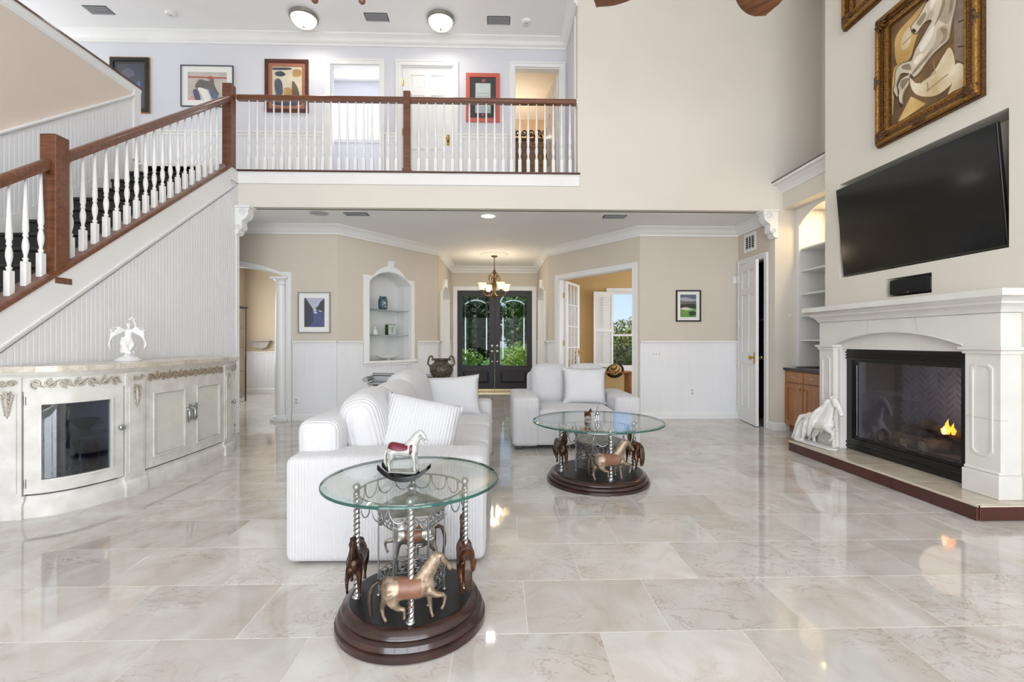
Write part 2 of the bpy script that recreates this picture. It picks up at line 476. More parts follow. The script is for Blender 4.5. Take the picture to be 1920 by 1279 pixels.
def casing(name, label, x0, x1, z1, w, frame, t=.022, z0=0, head=None, arch=None, key=False):
    """door/opening casing in the wall's local frame"""
    loc, rz = frame
    mb = MB()
    prof = lambda a, b, y: None
    if arch is None:
        mb.plate([(x0-w,z0),(x0,z0),(x0,z1),(x1,z1),(x1,z0),(x1+w,z0),(x1+w,z1+w),(x0-w,z1+w)], (), -t, .0)
        mb.plate([(x0-w,z0),(x0-w+.022,z0),(x0-w+.022,z1+w-.022),(x1+w-.022,z1+w-.022),(x1+w-.022,z0),(x1+w,z0),(x1+w,z1+w),(x0-w,z1+w)], (), -t-.01, -t+.001)
        mb.plate([(x0-.012,z0),(x0,z0),(x0,z1),(x1,z1),(x1,z0),(x1+.012,z0),(x1+.012,z1+.012),(x0-.012,z1+.012)], (), -t-.005, -t+.001)
        mb.plate([(x0-.001,z0),(x0+.012,z0),(x0+.012,z1-.012),(x1-.012,z1-.012),(x1-.012,z0),(x1+.001,z0),(x1+.001,z1+.001),(x0-.001,z1+.001)], (), 0, .12)
    return tag(obj(name, mb, white, None, None, loc, rz), label, kind='structure')

# ---- floor: slab + marble tiles laid in running bond
floor = struct('floor', MB().box(-6.3, 4.7, -3.4, 11.75, -.2, -.0012), grout, 'polished cream marble tile floor with pale joints')
TW, TD = .612, .4435
tile_me = []
for k in range(1):
    tile_me.append(MB().cbox(-TW/2+.0016, TW/2-.0016, -TD/2+.0016, TD/2-.0016, -.012, 0, .0007).mesh('tile', marble))
spots = []
r = -11
while 2.008 + r*TD < 11.5:
    y = 2.008 + (r+.5)*TD
    off = .125 if r % 2 == 0 else .125+TW/2
    for k in range(-12, 8):
        x = off + (k+.5)*TW
        ok = (-3.9 < x < 4.5 and y < 7.7) or (-3.3+ (y-7.5)*.7 < x < 2.9-(y-7.5)*.68 and 7.7 <= y < 9.6) or (-1.5 < x < 1.3 and y >= 9.6) or (-6.2 < x < -2.4 and y >= 6.3)
        if ok and y > -3.3: spots.append((x, y))
    r += 1
spots.sort(key=lambda p: (p[1] < .9, math.hypot(p[0], p[1])))
rest = MB()
for i, (x, y) in enumerate(spots):
    if i < 300: link('tile', tile_me[0], floor, (x, y, 0))
    else: rest.cbox(x-TW/2+.0016, x+TW/2-.0016, y-TD/2+.0016, y+TD/2-.0016, -.012, 0, .0007)
if rest.v:
    o = obj('tile_field', rest, marble, floor); o['kind'] = 'stuff'

# ---- lower ceiling, upper floor, top ceiling
struct('ceiling_lower', MB().box(-6.3, 5.7, YH+.1, YD+.15, ZC, ZC+.06), white_ceil, 'flat white ceiling under the upstairs gallery')
struct('floor_upper', MB().box(-8, 2.3, YH+.02, 10.7, ZF-.12, ZF).box(-8, XL-.1, 0, YH+.03, ZF-.12, ZF).box(XL-.12, XS-.1, 6.3, YH+.03, ZF-.12, ZF), M('pale_carpet', 'd8d3cc', .9, bump=.3, bs=200), 'upper gallery floor behind the railing')
struct('ceiling', MB().box(-8.1, 4.7, -3.4, 10.8, ZT, ZT+.08), white_ceil, 'high flat white ceiling over gallery and great room')

# ---- walls of the great room
mb = MB().plate([(XS,ZC),(XR,ZC),(XR,0),(4.6,0),(4.6,ZT),(1.085,ZT),(1.085,3.36),(XS,3.36)], (), YH, YH+.13)
struct('wall_center', mb, beige_up, 'tall pale beige wall above the hall opening')
struct('wall_right', MB().box(4.5, 4.62, -3.3, YH, 0, ZT), beige_up, 'pale beige outer wall behind the chimney breast')
# chimney breast with recesses (local x runs from its far edge toward the camera)
CH = ((3.70, 5.28, 0), -PI/2)
cb = MB().plate(rect(0, 2.33, 0, ZT), [rect(.23,1.94,1.92,2.935), rect(.845,1.325,1.655,1.828), rect(.34,1.73,.11,1.17)], 0, .2)
cb.plate(rect(0, 2.33, 0, ZT), [rect(.34,1.73,.11,1.17)], .2, .78)
struct('wall_chimney', cb, beige_up, 'beige chimney breast with recesses for television and speaker', loc=CH[0], rot=CH[1])
# rear wall behind the camera: glazed
mb = MB().plate(rect(-8, 4.6, 0, ZT), [rect(-3.2,3.2,.08,2.6), rect(-3.2,3.2,3.2,5.4)], -3.3, -3.2)
wr = struct('wall_rear', mb, beige_up, 'rear wall with tall glazing opposite the fireplace room')
fr = MB()
for z0, z1 in ((.08, 2.6), (3.2, 5.4)):
    fr.plate(rect(-3.2,3.2,z0,z1), [rect(-3.13+i*1.6, -1.67+i*1.6, z0+.07, z1-.07) for i in range(4)], -3.28, -3.22)
obj('window_frame', fr, white, wr)
struct('wall_outer_left', MB().plate(rect(0,14.1,0,ZT), [rect(7.9,10.5,4.3,5.7)], 0, .1), lilac, 'outer loft wall beyond the stair with an added opening for fill light', loc=(-8,-3.3,0), rot=PI/2)
lamp('AREA', 'added_loft_fill', (-8.12, 5.9, 5.0), 42, DAY, (0, -PI/2, 0), 1.4, 2.5)  # unseen window light, added to brighten the gallery ceiling and wall

# ---- stair wall (right face of the staircase) with beadboard
SZ = lambda y: 1.485 + (y-3.452)*.7182                # top of the stringer cap along the stair
Y0 = 1.385
L = YH-Y0
sk = lambda x: max(0, SZ(Y0+x))
mb = MB().plate([(0,0),(L,0),(L,ZF),(6.305-Y0,ZF),(0.02,.012)], (), .0, .1)
struct('wall_stair', mb, white_bead, 'white wall under the staircase', loc=(XS, Y0, 0), rot=PI/2)
bead('wall_stair_beadboard', 'white vertical beadboard facing the room below the stair', (XS, Y0+.45), (XS, YH), .12, lambda x: max(.14, min(SZ(Y0+.45+x)-.33, 3.33)))
# sloping skirt board, its lower moulding, brown cap strip
d = V(0, 1, .7182).normalized(); up = V(0, -d.z, d.y)
ya, yb = 1.75, 6.30
A, B = V(XS, ya, SZ(ya)-.02), V(XS, yb, SZ(yb)-.02)
mb = MB().prof([(0,0),(.024,0),(.024,-.245),(0,-.245)], A, B, (1,0,0), (0,0,1))
mb.prof([(0,-.245),(.036,-.245),(.036,-.262),(.026,-.272),(.026,-.285),(.014,-.295),(0,-.295)], A, B, (1,0,0), (0,0,1))
mb.box(XS, XS+.024, 6.30, YH+.005, 3.36, 3.52)
struct('trim_1', mb, white, 'sloping white skirt board along the staircase')
tr = MB().prof([(.035,-.02),(.035,.012),(.02,.02),(-.12,.02),(-.12,-.02)], V(XS,1.6,SZ(1.6)), V(XS,6.31,SZ(6.31)), (1,0,0), (0,0,1))
struct('trim_2', tr, cherry, 'brown wooden cap strip carrying the stair balusters')
# corner post strip of the stair wall end
struct('trim_3', MB().cbox(XS-.005, XS+.022, YH-.06, YH+.02, 0, 3.05, .006), white, 'white corner strip at the end of the stair wall')

# ---- wall beyond the stair: knee wall with stepped wainscot
Yk = 6.22
mb = MB().plate(rect(0, Yk+3.2, 0, 4.40), (), 0, .12)
struct('wall_left', mb, peach, 'peach knee wall on the far side of the staircase', loc=(XL, -3.2, 0), rot=PI/2)
WZ = lambda y: 3.168 + (y-4.531)*.7345                # sloping wainscot top
bead('wall_left_beadboard', 'white sloping beadboard wainscot climbing with the stair', (XL, 1.2), (XL, 6.12), lambda x: max(0, SZ(1.2+x)-.45), lambda x: WZ(1.2+x)-.03)
mb = MB().prof([(0,-.05),(.012,-.05),(.016,-.02),(.036,-.006),(.04,.014),(.03,.024),(0,.024)], V(XL,1.2,WZ(1.2)), V(XL,6.13,WZ(6.13)), (1,0,0), (0,0,1))
mb.cbox(XL-.125, XL+.03, 6.11, Yk+.01, ZF, 4.42, .006)
struct('trim_4', mb, white, 'white sloping wainscot rail and end post of the knee wall')
mb = MB().prof([(-.14,.0),(.02,.0),(.03,-.02),(.02,-.055),(.012,-.1),(0,-.11),(0,-.02)], V(XL,-3.2,4.47), V(XL,Yk+.02,4.47), (1,0,0), (0,0,1))
mb.box(XL-.14, XL+.02, -3.2, Yk+.02, 4.39, 4.475)
tcap = struct('trim_5', mb, white, 'white moulded cap of the knee wall')
obj('cap_edge', MB().box(XL-.15, XL+.03, -3.2, Yk+.03, 4.475, 4.495), cherry_dark, tcap)

# ---- gallery edge: fascia board with dark nosing
mb = MB().cbox(XS-.02, 1.11, YH-.022, YH+.02, 3.36, 3.515, .004).box(XS-.02, 1.11, YH-.03, YH, 3.50, 3.515)
t6 = struct('trim_6', mb, white, 'white fascia board below the gallery railing')
obj('nosing', MB().cbox(XS-.02, 1.115, YH-.05, YH+.12, 3.515, ZF+.006, .006), cherry_dark, t6)

# ---- passage / hall walls
bx0 = -6.1
arch_hole = arch_open(-5.16-bx0, -3.30-bx0, 0, 2.24, .17)
wall('wall_hall_left', 'beige hall wall with an arched opening to the dining room', (bx0,YB), PL[0], 0, ZC, .14, [arch_hole], beige)
niche_hole = arch_open(.594, 1.521, .905, 2.24, .20)
wall('wall_hall_left_angled', 'angled beige hall wall holding an arched niche', PL[0], PL[1], 0, ZC, .14, [niche_hole], beige)
LF = 2.29
wall('wall_foyer_left', 'beige foyer side wall with an arched opening near the niche', PL[1], (FL,YD), 0, ZC, .12, [arch_open(.5,1.75,0,2.2,.22)], beige)
wall('wall_foyer_front', 'beige wall around the double entry doors', (FL-.1,YD), (FR+.1,YD), 0, ZC, .12, [rect(-1.013-FL+.1, .822-FL+.1, 0, 2.475)], beige)
wall('wall_foyer_right', 'beige foyer side wall with an arched opening near the study', (FR,YD), PR[0], 0, ZC, .12, [arch_open(.5,1.75,0,2.2,.22)], beige)
wall('wall_hall_right_angled', 'angled beige hall wall with the study doorway', PR[0], PR[1], 0, ZC, .14, [rect(.315,2.092,0,2.42)], beige)
wall('wall_hall_right', 'beige hall wall with the small golf picture', PR[1], (XR,YB), 0, ZC, .14, [], beige)
wall('wall_closet', 'narrow beige wall with the closet door', (XR,YB), (XR,YH+.128), 0, ZC, .1, [rect(.10,.775,0,2.44)], beige)

# wainscot (beadboard to eye level) with cap rail and baseboard
def wains(n, a, b, x0, x1, z0=.0):
    dx, dy = (b[0]-a[0]), (b[1]-a[1]); L = math.hypot(dx, dy); u = (dx/L, dy/L)
    p = (a[0]+u[0]*x0, a[1]+u[1]*x0); q = (a[0]+u[0]*x1, a[1]+u[1]*x1)
    bead('wall_wainscot', 'white beadboard wainscot '+n, p, q, z0, 1.225, gd=.003)
    mb = MB().sweep([(x+.01, z) for x, z in RAILC], [p, q], 1.225)
    if z0 == 0: mb.sweep([(x+.011, z) for x, z in BASEB], [p, q], 0)
    struct('trim_wainscot', mb, white, 'white cap rail and baseboard of the wainscot '+n)
wains('between column and angled wall', (bx0,YB), PL[0], -3.21-bx0, PL[0][0]-bx0)
wains('before the arched niche', *PL, 0, .486)
wains('after the arched niche', *PL, 1.72, 2.249)
wains('below the arched niche', *PL, .486, 1.72, 0) if False else None
bead('wall_wainscot', 'white beadboard wainscot below the arched niche', (PL[0][0]+.594*.486, PL[0][1]+.805*.486), (PL[0][0]+.594*1.72, PL[0][1]+.805*1.72), 0, .84)
wains('beside the foyer opening on the niche side', PL[1], (FL,YD), 0, .40)
wains('beside the entry doors on the niche side', PL[1], (FL,YD), 1.85, 2.29)
wains('beside the entry doors on the study side', (FR,YD), PR[0], 0, .40)
wains('beside the foyer opening on the study side', (FR,YD), PR[0], 1.85, 2.27)
wains('before the study doorway', *PR, 0, .23)
wains('below the golf picture', PR[1], (XR,YB), 0, XR-PR[1][0])
# crown mouldings
hp = [(-6.0,YB), PL[0], PL[1], (FL,YD), (FR,YD), PR[0], PR[1], (XR,YB), (XR,YH+.02)]
struct('trim_crown', MB().sweep([(a*1.15,b*1.15) for a,b in CROWN], hp, ZC), white, 'white crown moulding around the hall and foyer', 50)
struct('trim_crown', MB().sweep([(a*1.2,b*1.2) for a,b in CROWN], [(-8,YB),(1.085,YB),(1.085,YH)], ZT), white, 'white crown moulding along the gallery ceiling', 50)
# baseboard of the pier and closet wall
struct('baseboard_right', MB().sweep(BASEB, [(XR,6.66),(XR,YH),(3.985,YH)], 0), white, 'white baseboard around the pier beside the cabinet')

# ---- openings: casings
casing('trim_study_door', 'white casing of the study doorway', .315, 2.092, 2.42, .085, ((*PR[0],0), rotz_of(*PR)))
casing('trim_closet_door', 'white casing of the closet door', .10, .775, 2.44, .07, ((XR,YB,0), -PI/2))
casing('trim_entry_door', 'white casing of the double entry doors', -1.013, .822, 2.475, .095, ((0,YD,0), 0))
# arched opening trim with column (hall left)
def arch_trim(name, label, x0, x1, z0, zs, rise, w, frame, shoulders=True, key=False, sill=False, depth=.14):
    ih = arch_open(x0, x1, z0, zs, rise)
    mb = MB()
    top = [(x, z+w) for x, z in arch_open(x0, x1, z0, zs, rise)[2:]]       # right -> left
    outer = [(x0-w, z0), (x0, z0)] if False else None
    sh = .1 if shoulders else 0
    pts = [(x0-w, z0), (x0, z0)] + [p for p in reversed(ih[2:])] + [(x1, z0), (x1+w, z0), (x1+w, zs+w), (x1-sh, zs+w)]
    cx = (x0+x1)/2; W = (x1-x0)/2-sh; R = (W*W+rise*rise)/(2*rise); cz = zs+w+rise-R; a = math.degrees(math.asin(min(1, W/R)))
    pts += arc(cx, cz, R, R, 90-a, 90+a, 14)[1:-1] + [(x0+sh, zs+w), (x0-w, zs+w)]
    mb.plate(pts, (), -.028, 0)
    # inner lip
    n = len(ih)
    lip = [(x0-.02, z0), (x0, z0)] + list(reversed(ih[2:])) + [(x1, z0), (x1+.02, z0)] + [(cx+(x-cx)*1.02, z+.02) for x, z in ih[2:]]
    mb.plate(lip, (), -.04, -.027)
    lin_ = [(x0-.001, z0), (x0+.008, z0)] + [(cx+(x-cx)*.99, z-.008) for x, z in reversed(ih[2:])] + [(x1-.008, z0), (x1+.001, z0)] + [(cx+(x-cx)*1.001, z+.001) for x, z in ih[2:]]
    mb.plate(lin_, (), 0, depth)
    if key: mb.plate([(cx-.035, zs+rise-.01), (cx+.035, zs+rise-.01), (cx+.05, zs+rise+w+.07), (cx-.05, zs+rise+w+.07)], (), -.06, 0).plate([(cx-.06, zs+rise+w+.06), (cx+.06, zs+rise+w+.06), (cx+.06, zs+rise+w+.085), (cx-.06, zs+rise+w+.085)], (), -.07, 0)
    if sill: mb.cbox(x0-w-.02, x1+w+.02, -.07, 0, z0-.045, z0, .006).cbox(x0-w, x1+w, -.035, 0, z0-.085, z0-.045, .006)
    return tag(obj(name, mb, white, None, None, frame[0], frame[1]), label, kind='structure')
arch_trim('trim_arch', 'white arched casing of the dining room opening', -5.16-bx0, -3.30-bx0, 0, 2.24, .17, .075, ((bx0,YB,0), 0))
arch_trim('trim_arch', 'white arched casing of the foyer opening on the niche side', .5, 1.75, 0, 2.2, .22, .08, ((*PL[1],0), rotz_of(PL[1],(FL,YD))), True, True)
arch_trim('trim_arch', 'white arched casing of the foyer opening on the study side', .5, 1.75, 0, 2.2, .22, .08, ((FR,YD,0), rotz_of((FR,YD),PR[0])), True, True)

# ---- dining room, study, closet and side rooms beyond
struct('wall_dining_back', MB().box(-6.2, -1.3, YD, YD+.1, 0, ZC), taupe, 'taupe dining room wall seen through the arch')
mb = MB().plate(rect(0, 4.1, 0, ZC), [rect(.7,3.4,.9,2.3)], 0, .1)
struct('wall_dining_left', mb, taupe, 'taupe dining room side wall with window', loc=(-6.1, YB, 0), rot=PI/2)
lamp('AREA', 'dining_window_daylight', (-6.22, 9.55, 1.6), 75, DAY, (0, -PI/2, 0), 1.4, 2.7)
bead('wall_dining_wainscot', 'white beadboard wainscot in the dining room', (-6.1,YD), (-3.0,YD), 0, .96)
struct('trim_dining', MB().sweep([(x+.01,z) for x,z in RAILC], [(-6.1,YD),(-3,YD)], .97).sweep([(x+.011,z) for x,z in BASEB], [(-6.1,YD),(-3,YD)], 0), white, 'white chair rail and baseboard in the dining room')

mb = MB().plate(rect(1.1,5.6,0,ZC), [rect(2.72,4.02,.58,2.46)], YD, YD+.12)
struct('wall_study_back', mb, gold_wall, 'ochre study wall with the shuttered window')
struct('wall_study_left', MB().plate(rect(0,2.3,0,ZC), [arch_open(.5,1.75,0,2.2,.22)], 0, .03), gold_wall, 'ochre study side wall beside the foyer', loc=(1.105, 9.33, 0), rot=PI/2)
struct('wall_study_right', MB().plate(rect(0,5.2,0,ZC), [rect(.6,3.0,.6,2.4)], 0, .1), gold_wall, 'ochre study wall with an added side opening for fill light', loc=(5.6,YD,0), rot=-PI/2)
lamp('AREA', 'added_study_fill', (5.73, 9.8, 1.5), 90, DAY, (0, PI/2, 0), 1.7, 2.3)  # out-of-view side window and its light, added to lift the dim study
struct('wall_study_rear', MB().box(2.4,5.6,YB+.141,YB+.17,0,ZC), gold_wall, 'ochre study wall behind the hall')
struct('floor_study', MB().box(.9,5.7,7.66,YD+.1,-.05,.004), M_wood('study_floor_wood','7c6a58','5e4c3d',.4,.2), 'brown study floor')
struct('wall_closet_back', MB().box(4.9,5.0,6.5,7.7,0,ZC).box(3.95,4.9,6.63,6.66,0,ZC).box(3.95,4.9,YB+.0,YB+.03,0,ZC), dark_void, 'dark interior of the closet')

# ---- gallery back wall with three door openings
gx = lambda x: x+8
gd = [(-2.626,-1.865), (-1.53,-.714), (.253,.972)]
mb = MB().plate(rect(0, 10.4, ZF, ZT), [rect(gx(a),gx(b),ZF,5.565) for a,b in gd], 0, .12)
struct('wall_gallery', mb, lilac, 'pale lilac gallery wall hung with pictures', loc=(-8,YB,0))
for n, (p, q) in zip(('beside the staircase','between the two white doors','beside the open bedroom door'), ((-8,-2.73),(-1.775,-1.6),(-.64,.14))):
    bead('wall_gallery_wainscot', 'white wainscot of the gallery '+n, (p,YB), (q,YB), ZF, 4.47)
    struct('trim_gallery_rail', MB().sweep([(x+.01,z) for x,z in RAILC], [(p,YB),(q,YB)], 4.48), white, 'white chair rail of the gallery '+n)
for n, (a, b) in zip(('bright room','closed door','open bedroom door'), gd):
    casing('trim_gallery_door', 'white casing around the '+n+' on the gallery', a, b, 5.565, .08, ((0,YB,0),0), z0=ZF)
wall('wall_gallery_end', 'pale end wall of the gallery', (1.085,YB), (1.085,YH+.128), ZF, ZT, .1, [], lilac)
struct('trim_gallery_end', MB().plate([(.80,ZF),(.87,ZF),(.87,5.8),(.80,5.8)], (), -.02, 0), white, 'white casing at the end of the gallery', loc=(1.085,YB,0), rot=-PI/2)
# bright room behind the first opening
w_room = M('white_room_paint', 'e8e8ee', .8)
mb = MB().box(-3.5,-3.4,7.62,8.8,ZF,ZT).box(-1.2,-1.1,7.62,8.8,ZF,ZT)
mb.plate(rect(-3.5,-1.1,ZF,ZT), [rect(-3.05,-1.75,4.93,5.6)], 8.8, 8.9)
lamp('AREA', 'upper_room_daylight', (-2.4, 8.775, 5.26), 16, DAY, (-PI/2, 0, 0), 1.3, .67)
struct('wall_upper_room', mb, w_room, 'white walls of the bright room upstairs')
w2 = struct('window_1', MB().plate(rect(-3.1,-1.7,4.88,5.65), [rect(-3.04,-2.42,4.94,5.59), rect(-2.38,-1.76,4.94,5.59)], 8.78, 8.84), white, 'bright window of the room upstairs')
obj('pane', MB().box(-3.05,-1.75,8.81,8.815,4.93,5.6), M('daylight_glow_pane','f4f6ff',.6,emit=1.3), w2)  # pane itself glows, standing in for the daylight outside
# bedroom behind the third
bed_paint = M('warm_beige_bedroom_paint', 'd9c2a4', .8)
struct('wall_bedroom', MB().box(-.5,-.4,7.62,10.2,ZF,ZT).box(2.2,2.3,6.6,10.2,ZF,ZT).box(-.5,2.3,10.2,10.3,ZF,ZT).box(1.185,2.3,6.56,6.6,ZF,ZT), bed_paint, 'warm beige walls of the upstairs bedroom')
lamp('POINT', 'bedroom_lamp_light', (.30, 9.3, 5.2), 24, (1,.82,.58), radius=.1)

# ---- right niche beside the chimney: soffit and ledge
mb = MB().plate([(.04,3.07),(1.215,3.07),(1.215,3.34),(.04,3.34)], (), 0, .55)
struct('wall_soffit', MB().box(3.95,4.5,5.28,YH,3.07,3.34), beige_up, 'beige soffit above the built-in bookcase')
mb = MB().sweep([(0,-.11),(.012,-.11),(.02,-.085),(.05,-.05),(.08,-.03),(.1,-.01),(.15,0),(.15,.03),(0,.03)], [(3.95,YH),(3.95,5.28)], 3.40)
mb.box(3.95,4.5,5.28,YH,3.34,3.42)
t = struct('trim_ledge', mb, white, 'white moulded plant ledge over the bookcase niche')
obj('ledge_top', MB().box(3.79,4.5,5.28,YH-.001,3.43,3.442), cherry_dark, t)

# ---- corbels under the header ends
def corbel(label, x, sx):
    pr = [(0,3.045),(.20,3.045),(.205,3.0),(.19,2.985),(.195,2.95),(.185,2.915),(.16,2.88),(.125,2.86),(.105,2.835),(.11,2.80),(.115,2.765),(.10,2.735),(.07,2.72),(.065,2.69),(.045,2.665),(.0,2.655)]
    t = thing('corbel', label, 'corbel', (x, YH-.02, 0), 0, 'corbels under the gallery header')
    mb = MB().plate([(a*sx,b) for a,b in pr], (), -.055, .085); obj('bracket', mb, white, t)
    obj('cap', MB().cbox(-.01*1 if sx>0 else -.225, .225 if sx>0 else .01, -.075, .1, 3.02, 3.048, .006), white, t)
    obj('scroll', MB().tube([(sx*p[0], -.06, p[2]) for p in spiral((.12,0,2.965),.05,.008,0,1.7)], .007, 6), white, t, 60)
    obj('scroll', MB().tube([(sx*p[0], -.06, p[2]) for p in spiral((.062,0,2.755),.04,.006,0,1.6)], .006, 6), white, t, 60)
corbel('white scroll corbel at the end of the stair wall', XS-.01, 1)
corbel('white scroll corbel beside the closet vent', XR, -1)
# ================================================================ staircase and gallery railing
RISE, RUN = ZF/19, ZF/19/.7182
st = thing('staircase', 'staircase with black steps, brown handrail and white turned balusters', 'staircase', (XS, 1.4, 0))
so = V(XS, 1.4, 0)
for k in range(1, 19):
    y = 6.30-(19-k)*RUN - so.y
    obj('tread', MB().cbox(XL-XS+.015, -.1, y-.025, y+RUN+.012, RISE*k-.03, RISE*k, .006), black_step, st)
    obj('riser', MB().box(XL-XS+.015, -.1, y+.0, y+.02, RISE*(k-1), RISE*k-.03), black_step, st)
obj('riser', MB().box(XL-XS+.015, -.1, 6.30-so.y-.0, 6.32-so.y, RISE*18, ZF-.12+.1), black_step, st)
# white wall-side skirt along the steps
mb = MB().prof([(0,.10),(.014,.10),(.014,-.35),(0,-.35)], V(XL-XS+.0005,.1,SZ(1.5)-.0), V(XL-XS+.0005,4.75,SZ(6.15)), (1,0,0), (0,0,1))
obj('wall_skirt', mb, white, st)
RAIL = [(-.034,-.05),(.034,-.05),(.03,-.03),(.036,-.015),(.036,.008),(.026,.02),(.012,.026),(-.012,.026),(-.026,.02),(-.036,.008),(-.036,-.015),(-.03,-.03)]
XC = -.045                                            # rail centre relative to the wall face
HZ = lambda y: SZ(y)+.885
def newel(mb, x, y, z0, z1, w):
    h = w/2
    mb.cbox(x-h, x+h, y-h, y+h, z0, z1, .005)
    mb.add([(x-h,y-h,z1-.001),(x+h,y-h,z1-.001),(x+h,y+h,z1-.001),(x-h,y+h,z1-.001),(x-h*.5,y-h*.5,z1+.014),(x+h*.5,y-h*.5,z1+.014),(x+h*.5,y+h*.5,z1+.014),(x-h*.5,y+h*.5,z1+.014)],
           [(0,1,5,4),(1,2,6,5),(2,3,7,6),(3,0,4,7),(4,5,6,7)])
    mb.cbox(x-h-.012, x+h+.012, y-h-.012, y+h+.012, z0, z0+.05, .004)
    return mb
y1 = 3.915
nz = SZ(y1)-.12
obj('newel_post', newel(MB(), XC, y1-so.y, nz, 2.88, .125), cherry, st)
for ya_, yb_ in ((1.9, y1-.06), (y1+.06, 6.33)):
    mb = MB().prof(RAIL, V(XC, ya_-so.y, HZ(ya_)), V(XC, yb_-so.y, HZ(yb_)), (1,0,0), (0,-.35,.94))
    obj('handrail', mb, cherry, st, 50)
obj('newel_post', newel(MB(), XC, 1.85-so.y, 0, 1.35, .125), cherry, st)
def baluster_mesh(h, blk, w=.045):
    b = MB()
    b.cbox(-w/2, w/2, -w/2, w/2, -.035, blk, .004)
    z = blk; r = w/2
    pr = [(r*.62,z-.002),(r*.62,z+.008),(r*.85,z+.016),(r*.85,z+.024),(r*.5,z+.032),(r*.55,z+.05),(r*.8,z+.075),(r*.98,z+.105),(r*.95,z+.135),(r*.72,z+.165),(r*.52,z+.182),(r*.8,z+.19),(r*.8,z+.2),(r*.62,z+.21),(r*.92,z+.235),(r*.9,z+.26),(r*.55,z+.285+(h-z-.285)*.45),(r*.36,h)]
    b.lathe(pr, 12)
    return b.mesh('baluster', white, 40)
bm1 = baluster_mesh(.85, .17); bm2 = baluster_mesh(1.0, .2)
k = 0
ys = [4.053+i*.1206 for i in range(18)] + [3.80-i*.1206 for i in range(16)]
for y in ys:
    link('baluster', bm1, st, (XC, y-so.y, SZ(y)+.02))

gr = thing('gallery_railing', 'brown wooden railing with white turned balusters along the upstairs gallery', 'railing', (XS, YH, ZF))
yg = .045
obj('newel_post', newel(MB(), -.075, -.06, -.2, 1.12, .12), cherry, gr)
obj('newel_post', newel(MB(), -1.247-XS, yg-.02, 0, 1.10, .095), cherry, gr)
for a, b in ((-.02, -1.247-XS-.045), (-1.247-XS+.045, 1.085-XS)):
    obj('handrail', MB().prof(RAIL, V(a,yg,1.02), V(b,yg,1.02), (0,1,0), (0,0,1)), cherry, gr, 50)
obj('wall_rosette', MB().lathe([(.05,0),(.05,.012),(.03,.016)],16).xf(Matrix.Translation(V(1.085-XS,yg,1.01)) @ Matrix.Rotation(-PI/2,4,'Y')), white, gr)
xa, xb = -3.385, -1.40
for i in range(19): link('baluster', bm2, gr, (xa+(xb-xa)*i/18-XS, yg, .006))
xa, xb = -1.095, .985
for i in range(19): link('baluster', bm2, gr, (xa+(xb-xa)*i/18-XS, yg, .006))

# ================================================================ doors
def panel_door(name, label, w, h, loc, rot, panels, mat=white, t=.04, kind='structure', both=True):
    """stile-and-rail door, local x 0..w, front at y=-t/2; panels = list of rects"""
    d = thing(name, label, None, loc, rot); d['kind'] = kind
    del_cat = d.get('category', None)
    obj('door_leaf', MB().plate(rect(0,w,0,h), panels, -t/2, t/2).box(.02, w-.02, -t*.16, t*.16, .02, h-.02), mat, d)
    for x0, z0, x1, z1 in [(p[0][0], p[0][1], p[2][0], p[2][1]) for p in panels]:
        pn = MB()
        for s in (-1, 1):
            y0, y1_ = s*t*.16, s*t*.40
            a, b = .012, .045
            vs = [(x0+a,y0,z0+a),(x1-a,y0,z0+a),(x1-a,y0,z1-a),(x0+a,y0,z1-a),(x0+b,y1_,z0+b),(x1-b,y1_,z0+b),(x1-b,y1_,z1-b),(x0+b,y1_,z1-b)]
            pn.add(vs, [(0,1,5,4),(1,2,6,5),(2,3,7,6),(3,0,4,7),(4,5,6,7),(3,2,1,0)])
        obj('panel', pn, mat, d)
    return d
def six_panels(w, h):
    sx = .115*w/.76; mid = .1*w/.76; pw = (w-2*sx-mid)/2
    rows = [(h-.115-.22*h/2.03, h-.115), (h*.41+.07, h-.115-.22*h/2.03-.1), (.23, h*.41-.09)]
    return [rect(x, x+pw, z0, z1) for z0, z1 in rows for x in (sx, sx+pw+mid)]
def lever(parent, x, z, side=-1, mat=brass, knob=True, t=.02):
    m = MB().cbox(x-.022, x+.022, side*(t+.008), side*t, z-.085, z+.085, .006)
    p = obj('handle_plate', m, mat, parent)
    obj('knob', MB().lathe([(.012,0),(.012,.035),(.028,.045),(.032,.058),(.026,.07),(.01,.076)],16).xf(Matrix.Translation(V(x, side*t, z+.01)) @ Matrix.Rotation(PI/2*(1 if side<0 else -1),4,'X')), mat, p, 50)
def hinges(parent, x, zs, mat=brass, y=-.025):
    for z in zs:
        obj('hinge', MB().cbox(x-.02, x+.02, y-.004, y+.002, z-.05, z+.05, .002).lathe([(.008,-.055),(.008,.055)],10,(x,y-.004,z)), mat, parent)

dw = gd[1][1]-gd[1][0]-.03
d2 = panel_door('door_2', 'closed white six-panel door on the gallery', dw, 2.02, (gd[1][0]+.015, YB+.05, ZF), 0, six_panels(dw, 2.02))
lever(d2, dw-.07, .88); hinges(d2, .0, (.25,1.0,1.78))
# bedroom door, opened inward against the bedroom wall
d3 = panel_door('door_3', 'white bedroom door standing open on the gallery', .70, 2.0, (gd[2][1]-.02, YB+.14, ZF), math.radians(98), six_panels(.70, 2.0))
hinges(d3, .0, (.3,1.0,1.75)); lever(d3, .64, .9, 1); lever(d3, .64, .9, -1)
# closet door, ajar into the hall: hinged at the far side
dw = .66
dcl = panel_door('door_4', 'tall white six-panel closet door standing ajar', dw, 2.41, (XR-.02, YB-.115, .01), -PI/2-.15, six_panels(dw, 2.41))
lever(dcl, dw-.06, .98, -1); lever(dcl, dw-.06, .98, 1)
hinges(dcl, -.005, (.3,.85,1.5,2.2), white)
